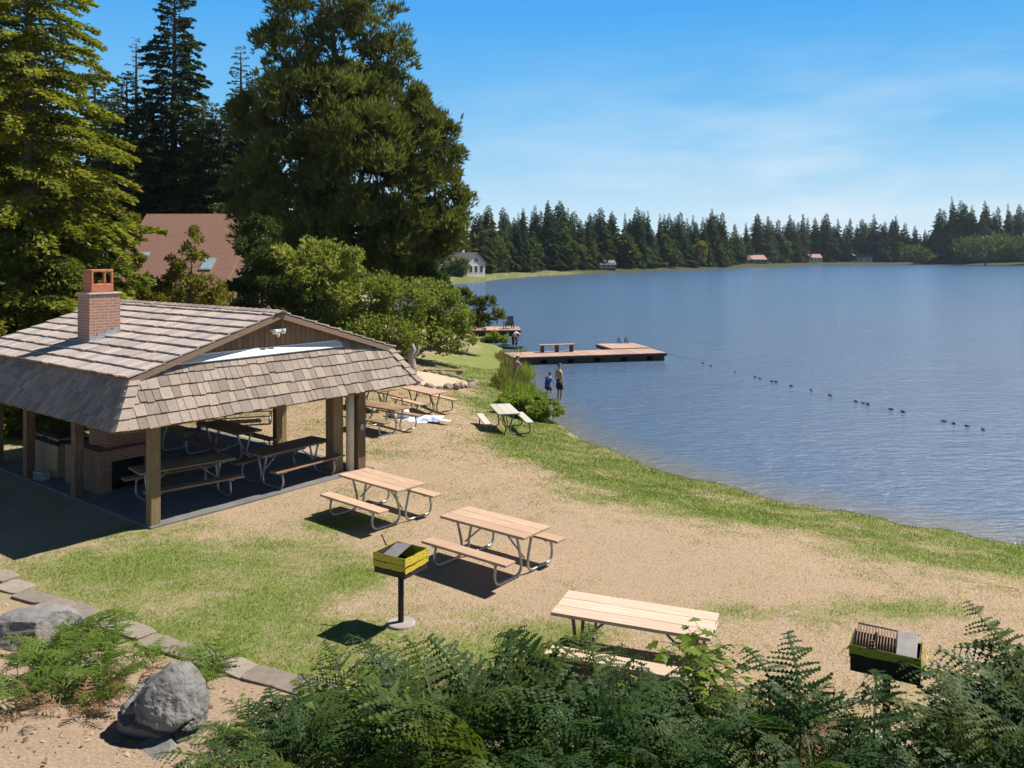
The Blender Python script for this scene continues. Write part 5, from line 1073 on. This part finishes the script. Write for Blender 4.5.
# ------------------------------------------------------------------ ferns
def frond(rng, L, pairs, az, base, lean, stalk, wid, npin):
    """one bracken frond: bare stalk, then a triangular twice-divided blade bending over to near level"""
    K = 30; s = np.linspace(0, 1, K); ang = np.where(s < stalk, 1.5 - lean * s / stalk, 0); x = np.clip((s - stalk) / (1 - stalk), 0, 1)
    e1 = rng.uniform(-.55, .35); ang = np.where(s < stalk, ang, (1.5 - lean) * (1 - x) ** 1.3 + e1 * (1 - (1 - x) ** 1.3)); sw = np.cumsum(rng.normal(0, .05, K))
    dr = np.stack([np.cos(ang) * np.cos(sw), np.cos(ang) * np.sin(sw), np.sin(ang)], 1); pts = np.cumsum(dr, 0) * L / K
    V = []; T = []; roll = rng.normal(0, .3); bl = L * (1 - stalk); c0 = rng.random()
    for i in range(pairs):
        xx = (i / pairs) ** .9; q = stalk + (1 - stalk) * xx; j = min(int(q * (K - 1)), K - 1); p, d = pts[j], dr[j]
        sd0 = np.array([-math.sin(0), 1., 0]); sd0 = np.cross([0, 0, 1.], d); sd0 /= np.linalg.norm(sd0) + 1e-9; up = np.cross(d, sd0)
        sp_ = bl / pairs * (1 - .35 * xx)
        for sd in (-1, 1):
            if rng.random() < .05: continue
            side = sd0 * sd * math.cos(roll) + up * sd * math.sin(roll); pl = wid * bl * (1 - xx) ** .9 * rng.uniform(.8, 1.1) + .02
            dv = rng.uniform(-.45, .05); pd = side * .88 + d * rng.uniform(.25, .6) + up * dv; pd /= np.linalg.norm(pd); cv = rng.uniform(.1, .5); m_n = max(3, int(npin * (pl / (wid * bl)) ** .6)); nn = np.cross(pd, side + d); 
            nn = up; tc = np.clip(c0 * .5 + rng.random() * .25, 0, 1)
            for m in range(m_n):
                y = (m + .3) / m_n; c = p + pd * pl * y - up * cv * pl * y * y; ll = min(sp_ * .46, pl * .3) * (1.05 - y * .8) * rng.uniform(.8, 1.15) + .003; bw = pl / m_n * .56
                for s2 in (-1, 1):
                    q2 = np.cross(pd, nn); q2 = q2 / (np.linalg.norm(q2) + 1e-9) * s2; V += [c - pd * bw, c + pd * bw, c + q2 * ll + pd * ll * .45 + nn * rng.normal(-.1, .22) * ll]; T.append(tc + rng.random() * .25)
            V += [p - d * .003, p + d * .003, p + pd * pl - up * cv * pl]; T.append(tc)
    w = .004
    for i in range(0, K - 3, 3):
        a, b = pts[i], pts[i + 3]; o_ = np.array([-dr[i][1], dr[i][0], 0]) * w + np.array([0, w, 0]); V += [a + o_, a - o_, b + o_ * .8]; T.append(.6); V += [a - o_, b - o_ * .8, b + o_ * .8]; T.append(.6)
    V = np.array(V); ca, sa = math.cos(az), math.sin(az); X = V[:, 0] * ca - V[:, 1] * sa; Y = V[:, 0] * sa + V[:, 1] * ca
    return np.stack([X, Y, V[:, 2]], 1) + np.array(base), np.clip(np.array(T), 0, 1)
def fern(seed, mat, n, Lr, stalk=(.3, .5), parent=None, npin=10, pairs=14, rad=.24):
    rng = np.random.default_rng(seed); Vs = []; T = []
    for k in range(n):
        az = k * 2.4 + rng.normal(0, .4); L = rng.uniform(*Lr); a = rng.random() * 6.28; r_ = rad * rng.random() ** .5
        v, t_ = frond(rng, L, pairs, az, (r_ * math.cos(a), r_ * math.sin(a), 0), rng.uniform(.1, .7), rng.uniform(*stalk), rng.uniform(.30, .44), npin); Vs.append(v); T.append(t_)
    V = np.concatenate(Vs); Q = np.arange(len(V)).reshape(-1, 3)
    o = np_mesh('fern', V, Q, np.concatenate(T), M[mat], parent, k=3); o['h'] = float(np.percentile(V[:, 2], 99)); return o
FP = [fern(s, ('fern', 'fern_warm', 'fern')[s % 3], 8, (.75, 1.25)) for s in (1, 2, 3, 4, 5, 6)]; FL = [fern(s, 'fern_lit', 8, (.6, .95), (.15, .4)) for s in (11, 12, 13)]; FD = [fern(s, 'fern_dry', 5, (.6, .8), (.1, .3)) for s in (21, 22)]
ufern = set(); rq = random.Random(5)
def put_fern(pool, x, y, hgt, label, group, wide=1.0):
    pr = rq.choice(pool); h = pr['h']; o = pr
    if pr.name in ufern: o = pr.copy(); C.objects.link(o)
    else: ufern.add(pr.name)
    s_ = hgt / h; o.location = (x, y, gz(x, y) - .02); o.rotation_euler = (rq.uniform(-.12, .12), rq.uniform(-.12, .12), rq.random() * 6.28); o.scale = (s_ * wide, s_ * wide, s_)
    tag(o, label, 'fern', group)
bx_ = [190, 225, 260, 320, 360, 380, 400, 430, 465, 490, 505, 525, 545, 600, 650, 690, 720, 760, 790, 830, 860, 900, 940, 975, 1005, 1040, 1100]
by_ = [745, 700, 690, 680, 660, 645, 660, 648, 640, 628, 645, 672, 660, 668, 680, 680, 695, 680, 668, 690, 726, 742, 728, 690, 660, 652, 646]
for Y, st in ((9.1, .5), (8.5, .42), (7.9, .42), (7.3, .45), (6.7, .5)):
    x = -4.4
    while x < 7.2:
        xx = x + rq.uniform(-.15, .15); yy = Y + rq.uniform(-.2, .2); px = 512 + F * xx / yy; x += st
        if px < 225 or px > 1110: continue
        yb = np.interp(px, bx_, by_); zt = H - (yb - YH) / F * yy; hg = zt - gz(xx, yy)
        if Y > 8.8 and (px < 300 or 545 < px < 720): hg *= .95
        if Y > 8.8: hg = min(hg, .75)
        hg *= rq.uniform(.66, .97); 
        if hg < .22: continue
        hg = min(hg, 1.35)
        if px < 440 and rq.random() < .22: put_fern(FL, xx, yy, hg * .95, 'fern with sunlit green in its colour at the left end of the front thicket', 'bright ferns at the left end of the thicket', 1.05)
        elif rq.random() < .06: put_fern(FD, xx, yy, hg * .8, 'dry rusty brown fern among the green front ferns', 'dry ferns in the front thicket')
        else:
            lab = ('dark green fern in the left half of the front thicket', 'dark ferns in the left half of the front thicket') if px < 640 else ('dark green fern in the right half of the front thicket', 'dark ferns in the right half of the front thicket')
            put_fern(FP, xx, yy, hg, *lab, 1.1)
for px, py, hg in ((60, 690, .5), (95, 680, .55), (30, 705, .45), (85, 650, .5), (110, 690, .45), (120, 665, .42), (45, 675, .5), (105, 640, .45), (215, 690, .45), (200, 672, .38), (15, 690, .4), (140, 668, .3), (95, 705, .4), (70, 660, .5)):
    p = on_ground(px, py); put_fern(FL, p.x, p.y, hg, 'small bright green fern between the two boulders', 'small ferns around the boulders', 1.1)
for px, py in ((100, 700), (120, 695), (75, 715), (20, 725)): p = on_ground(px, py); put_fern(FD, p.x, p.y, .28, 'small dry tan fern lying beside the boulders', 'dry ferns beside the boulders', 1.3)
for f_ in FP + FL + FD:
    if f_.name not in ufern: bpy.data.objects.remove(f_)
# broad-leaved seedling (lobed leaves) and leafy stems
def leafy(name, label, loc, stems, leafsize, mat, seed, cat='plant', berries=False):
    rng = np.random.default_rng(seed); t = empty(name, loc, 0, label, cat); mb = MB(); VV_ = []; FF = []; TT = []
    shape = [(0, 0), (.16, -.32), (.34, -.5), (.42, -.28), (.72, -.42), (.7, -.18), (1, 0), (.7, .18), (.72, .42), (.42, .28), (.34, .5), (.16, .32)]
    base = 0
    for (dx, dy, h, nl) in stems:
        pts = [np.array([dx * f ** 1.3, dy * f ** 1.3, h * f]) for f in np.linspace(0, 1, 7)]; mb.tube(pts, [.012 * (1.1 - f) for f in np.linspace(0, 1, 7)], 6)
        for k in range(nl):
            f = .2 + .8 * (k + rng.random()) / nl; p = np.array([dx * f ** 1.3, dy * f ** 1.3, h * f]); az = rng.random() * 6.283; d = np.array([math.cos(az), math.sin(az), rng.uniform(-.1, .6)]); d /= np.linalg.norm(d)
            q = p + d * leafsize * rng.uniform(.5, 1.3); mb.tube([p, q], .003, 4)
            d2 = d + np.array([0, 0, -.5]) + rng.normal(0, .2, 3); d2 /= np.linalg.norm(d2); sd = np.cross(d2, [0, 0, 1]) + rng.normal(0, .25, 3); sd /= np.linalg.norm(sd); nn = np.cross(sd, d2); s_ = leafsize * rng.uniform(.6, 1.25) * (1.15 - .5 * f)
            for (a, b) in shape: VV_.append(q + d2 * a * s_ * 1.3 + sd * b * s_ * 1.3 - nn * abs(b) * .25 * s_)
            FF.append(list(range(base, base + 12))); base += 12; TT.append(rng.random())
    mb.build('stem', M['bark_grey'], t)
    mb = MB(); mb.v = [tuple(v) for v in VV_]
    for f_, tt in zip(FF, TT): mb.face(tuple(f_), None, tt)
    mb.build('leaves', M[mat], t)
    return t
x, y = 1.95, 8.75; leafy('maple_sapling', 'leafy light green maple sapling in front of the bleached table', (x, y, gz(x, y)), [(.05, .1, 1.36, 40), (-.25, .1, 1.2, 30), (.28, .05, 1.25, 30), (-.1, -.2, 1.1, 26), (.35, -.2, 1.1, 26), (.1, .2, 1.25, 24)], .165, 'broad', 3, 'sapling')
x, y = -1.32, 9.0; leafy('leafy_weed', 'tall thin leafy weed rising at the foot of the yellow taped grill', (x, y, gz(x, y)), [(-.05, .1, 1.05, 22), (.12, .1, .8, 14), (-.18, 0, .7, 14)], .09, 'broad', 4)
x, y = .55, 9.0; leafy('leafy_weed', 'dark leafy weed in front of the left end of the bleached table', (x, y, gz(x, y)), [(0, .1, .8, 22), (.2, .1, .7, 16), (-.15, 0, .65, 16)], .1, 'fern', 5)
x, y = 1.2, 8.3; leafy('bramble', 'low green bramble between the ferns below the bleached table', (x, y, gz(x, y)), [(.3, .1, .75, 24), (-.3, .1, .8, 24), (.1, -.2, .7, 20), (0, .2, .85, 20)], .11, 'broad', 6)
x, y = 4.5, 8.1; leafy('bramble', 'green bramble below the taped grill at right', (x, y, gz(x, y)), [(.3, .1, .75, 20), (-.3, .1, .7, 20), (.1, -.2, .7, 20)], .09, 'fern', 7)
t = empty('shade_tree', (14.4, 8.4, gz(14.4, 8.4)), 0, 'unseen broad leafy tree added right of the view to shade the front ferns', 'tree')  # unseen tree, added so that its crown shades the front ferns
lobed(t, [(0, 0, 11, 2.2, 2, 1.6), (-2.2, -.3, 10.2, 1.6, 1.3, 1.0), (-3.8, -.2, 9.8, 1.5, 1.2, .8), (1.5, .5, 9, 2, 2, 1.4), (0, .4, 8.2, 2, 1.7, 1.2), (-1.6, -.8, 8.4, 1.3, 1.1, .8)], 91, 5200, .24, .3, 'shrub_dark', 3, .2, spread=.8, trunk=.22)
rb = random.Random(12)
for k, (px, Y, hh, mt) in enumerate(((330, 8.7, .8, 'broad'), (415, 9.1, .7, 'broad_dark'), (470, 8.5, .95, 'broad_dark'), (590, 8.8, .8, 'broad_dark'), (660, 8.6, .95, 'broad'), (735, 8.9, .65, 'broad'), (800, 8.2, .6, 'broad_dark'), (845, 7.8, .35, 'broad'), (620, 8.0, .95, 'broad_dark'), (520, 8.0, .95, 'broad'), (950, 8.6, .8, 'broad_dark'), (380, 8.1, .8, 'broad'))):
    x = (px - 512) / F * Y; leafy('leafy_shrub', 'low broad leaved shrub growing among the front ferns', (x, Y, gz(x, Y)), [(rb.uniform(-.35, .35), rb.uniform(-.25, .25), hh * rb.uniform(.75, 1.1), 22) for _ in range(5)], .1, mt, 200 + k, 'shrub')['group'] = 'broad leaved shrubs in the front thicket'
# ------------------------------------------------------------------ grass blades and litter (uncountable)
rng = np.random.default_rng(77); n = 1150000
X = rng.uniform(-19, 19, n); Y = 9 * np.exp(rng.uniform(0, math.log(45 / 9), n)); keep = (bed_s(X, Y) < .1) & (lake_d(X, Y) > .25) & (rng.random(n) < np.clip(14 / Y, 0, 1) ** .6) & (np.abs(X) < .88 * Y)
lu = (X - E0.x) * U.x + (Y - E0.y) * U.y; lv = (X - E0.x) * VV.x + (Y - E0.y) * VV.y; keep &= ~((lu > 0) & (lu < W_ - .15) & (lv > -.15) & (lv < L_ + .1))
X, Y = X[keep], Y[keep]; n = len(X); gf = green_field(X, Y) + .5 * (vnoise(X, Y, .8, 11) - .5) + .6 * (vnoise(X, Y, 2.1, 12) - .5) + .5 * (vnoise(X, Y, 6.1, 13) - .5)
P = np.stack([X, Y, ground_z(X, Y) - .004], 1); D = norm(np.stack([rng.normal(0, .55, n), rng.normal(0, .55, n), np.ones(n)], 1)); W = norm(np.cross(D, rng.normal(0, 1, (n, 3)))); l = rng.uniform(.02, .055, n) * np.clip(.55 + gf * .6, .5, 1.2) * np.clip(Y / 16, 1, 1.7); wv = (.0045 * np.clip(Y / 13, 1, 2.6))[:, None]
V = np.stack([P - W * wv, P + W * wv, P + D * l[:, None]], 1).reshape(-1, 3); Q = np.arange(len(V)).reshape(-1, 3)
tone = np.clip(1.04 - gf * .92 + rng.normal(0, .27, n), 0, 1)
o = np_mesh('lawn_grass', V, Q, tone, M['blade'], k=3); tag(o, 'short mixed green and dry grass of the lawn', 'grass', kind='stuff')
n = 60000; X = rng.uniform(-4, 14, n); Y = rng.uniform(15, 48, n); d = lake_d(X, Y); keep = (d > -.12) & (d < .9) & (rng.random(n) < np.clip(1.1 - d, .1, 1) * (.25 + .9 * vnoise(X, Y, 1.3, 41)) * np.clip(22 / Y, 0, 1)); X, Y = X[keep], Y[keep]; n = len(X)
P = np.stack([X, Y, ground_z(X, Y) - .01], 1); D = norm(np.stack([rng.normal(0, .4, n), rng.normal(0, .4, n), np.ones(n)], 1)); W = norm(np.cross(D, rng.normal(0, 1, (n, 3)))); l = rng.uniform(.05, .17, n)
V = np.stack([P - W * .008, P + W * .008, P + D * l[:, None]], 1).reshape(-1, 3); o = np_mesh('shore_grass', V, np.arange(len(V)).reshape(-1, 3), np.clip(rng.normal(.25, .25, n), 0, 1), M['blade'], k=3); tag(o, 'ragged longer grass along the waterline', 'grass', kind='stuff')
n = 5200; X = rng.uniform(-9, 7.5, n); Y = rng.uniform(6.2, 12.5, n); keep = bed_s(X, Y) > .1; X, Y = X[keep], Y[keep]; n = len(X)
P = np.stack([X, Y, ground_z(X, Y) + .008], 1); D = norm(np.stack([rng.normal(0, 1, n), rng.normal(0, 1, n), rng.normal(.1, .25, n)], 1)); W = norm(np.cross(D, rng.normal(0, .35, (n, 3)) + np.array([0, 0, 1]))); l = rng.uniform(.02, .075, n)
V, Q = diamonds(P, D, W, l, l * rng.uniform(.15, .35, n)); o = np_mesh('leaf_litter', V, Q, rng.random(n), M['litter']); tag(o, 'dry leaf and twig litter on the bare bed', 'leaf litter', kind='stuff')
# ------------------------------------------------------------------ light, sky, camera
sd = Vector((.70, .30, 1.0)).normalized(); el = math.asin(sd.z); rot = math.atan2(sd.x, sd.y)
L = bpy.data.lights.new('sun', 'SUN'); L.energy = 5.0; L.angle = R(.53); L.color = (1, .95, .87); lo = bpy.data.objects.new('sun', L); C.objects.link(lo); lo.rotation_euler = sd.to_track_quat('Z', 'Y').to_euler()
wld = bpy.data.worlds.new('World'); bpy.context.scene.world = wld; wld.use_nodes = True; n = wld.node_tree.nodes; l = wld.node_tree.links; bg = n['Background']
sk = n.new('ShaderNodeTexSky'); sk.sky_type = 'NISHITA'; sk.sun_disc = False; sk.sun_elevation = el; sk.sun_rotation = rot; sk.air_density = 1.0; sk.dust_density = .6; sk.ozone_density = 2.0
tc = n.new('ShaderNodeTexCoord'); mp = n.new('ShaderNodeMapping'); mp.inputs['Scale'].default_value = (1.5, 1.5, 7.5); mp.inputs['Rotation'].default_value = (0, R(-6), 0); l.new(tc.outputs['Generated'], mp.inputs[0])
nz = noise(n, l, mp.outputs[0], 1.5, 6, .58); c_ = ramp(n, l, nz, .48, .78)
sp = n.new('ShaderNodeSeparateXYZ'); l.new(tc.outputs['Generated'], sp.inputs[0])
mk = math_(n, l, 'MULTIPLY', ramp(n, l, sp.outputs[2], .0, .05), ramp(n, l, sp.outputs[2], .26, .10)); mk = math_(n, l, 'MULTIPLY', mk, ramp(n, l, sp.outputs[0], -.25, .25))
cl = math_(n, l, 'MULTIPLY', c_, mk)
cr = n.new('ShaderNodeValToRGB'); l.new(math_(n, l, 'MULTIPLY', sp.outputs[2], 2.5), cr.inputs[0]); e_ = cr.color_ramp.elements
e_[0].position = 0; e_[0].color = (4.6, 5.4, 6.0, 1); e_[1].position = 1; e_[1].color = (.36, 2.2, 5.4, 1)
for p_, c3 in ((.12, (3.5, 4.9, 5.9)), (.36, (1.35, 3.5, 5.7)), (.70, (.48, 2.5, 5.6))): q = e_.new(p_); q.color = (*c3, 1)
base = mixc(n, l, ramp(n, l, sp.outputs[2], .55, .29), mixc(n, l, 1.0, sk.outputs[0], (.09, .13, .20), 'MULTIPLY'), mixc(n, l, 1.0, cr.outputs[0], (1.05, 1.04, 1.02), 'MULTIPLY'))
cc = mixc(n, l, math_(n, l, 'MULTIPLY', cl, .7), base, (6.2, 6.4, 6.6))
l.new(cc, bg.inputs['Color']); bg.inputs['Strength'].default_value = .1
hz = MB(); hz.box(-430, 770, -75, 910, -6, 66); ho = hz.build('haze', bpy.data.materials.new('haze_air')); ho['kind'] = 'stuff'; hm = ho.data.materials[0]; hm.use_nodes = True
hm.node_tree.nodes.remove(hm.node_tree.nodes['Principled BSDF']); pv_ = hm.node_tree.nodes.new('ShaderNodeVolumePrincipled'); pv_.inputs['Color'].default_value = (.72, .84, 1, 1); pv_.inputs['Density'].default_value = .00008
hm.node_tree.links.new(pv_.outputs[0], hm.node_tree.nodes['Material Output'].inputs['Volume'])
cam = bpy.data.cameras.new('camera'); co = bpy.data.objects.new('camera', cam); C.objects.link(co); co.location = (0, 0, H); co.rotation_euler = (R(90), 0, 0)
cam.sensor_width = 36; cam.lens = 36 * F / 1024; cam.shift_y = -(384 - YH) / 1024; cam.clip_end = 3000; cam.clip_start = .1
sc = bpy.context.scene; sc.camera = co; sc.view_settings.view_transform = 'Standard'; sc.view_settings.look = 'None'; sc.view_settings.exposure = .66; sc.view_settings.gamma = 1
sc.cycles.max_bounces = 6; sc.cycles.transparent_max_bounces = 4
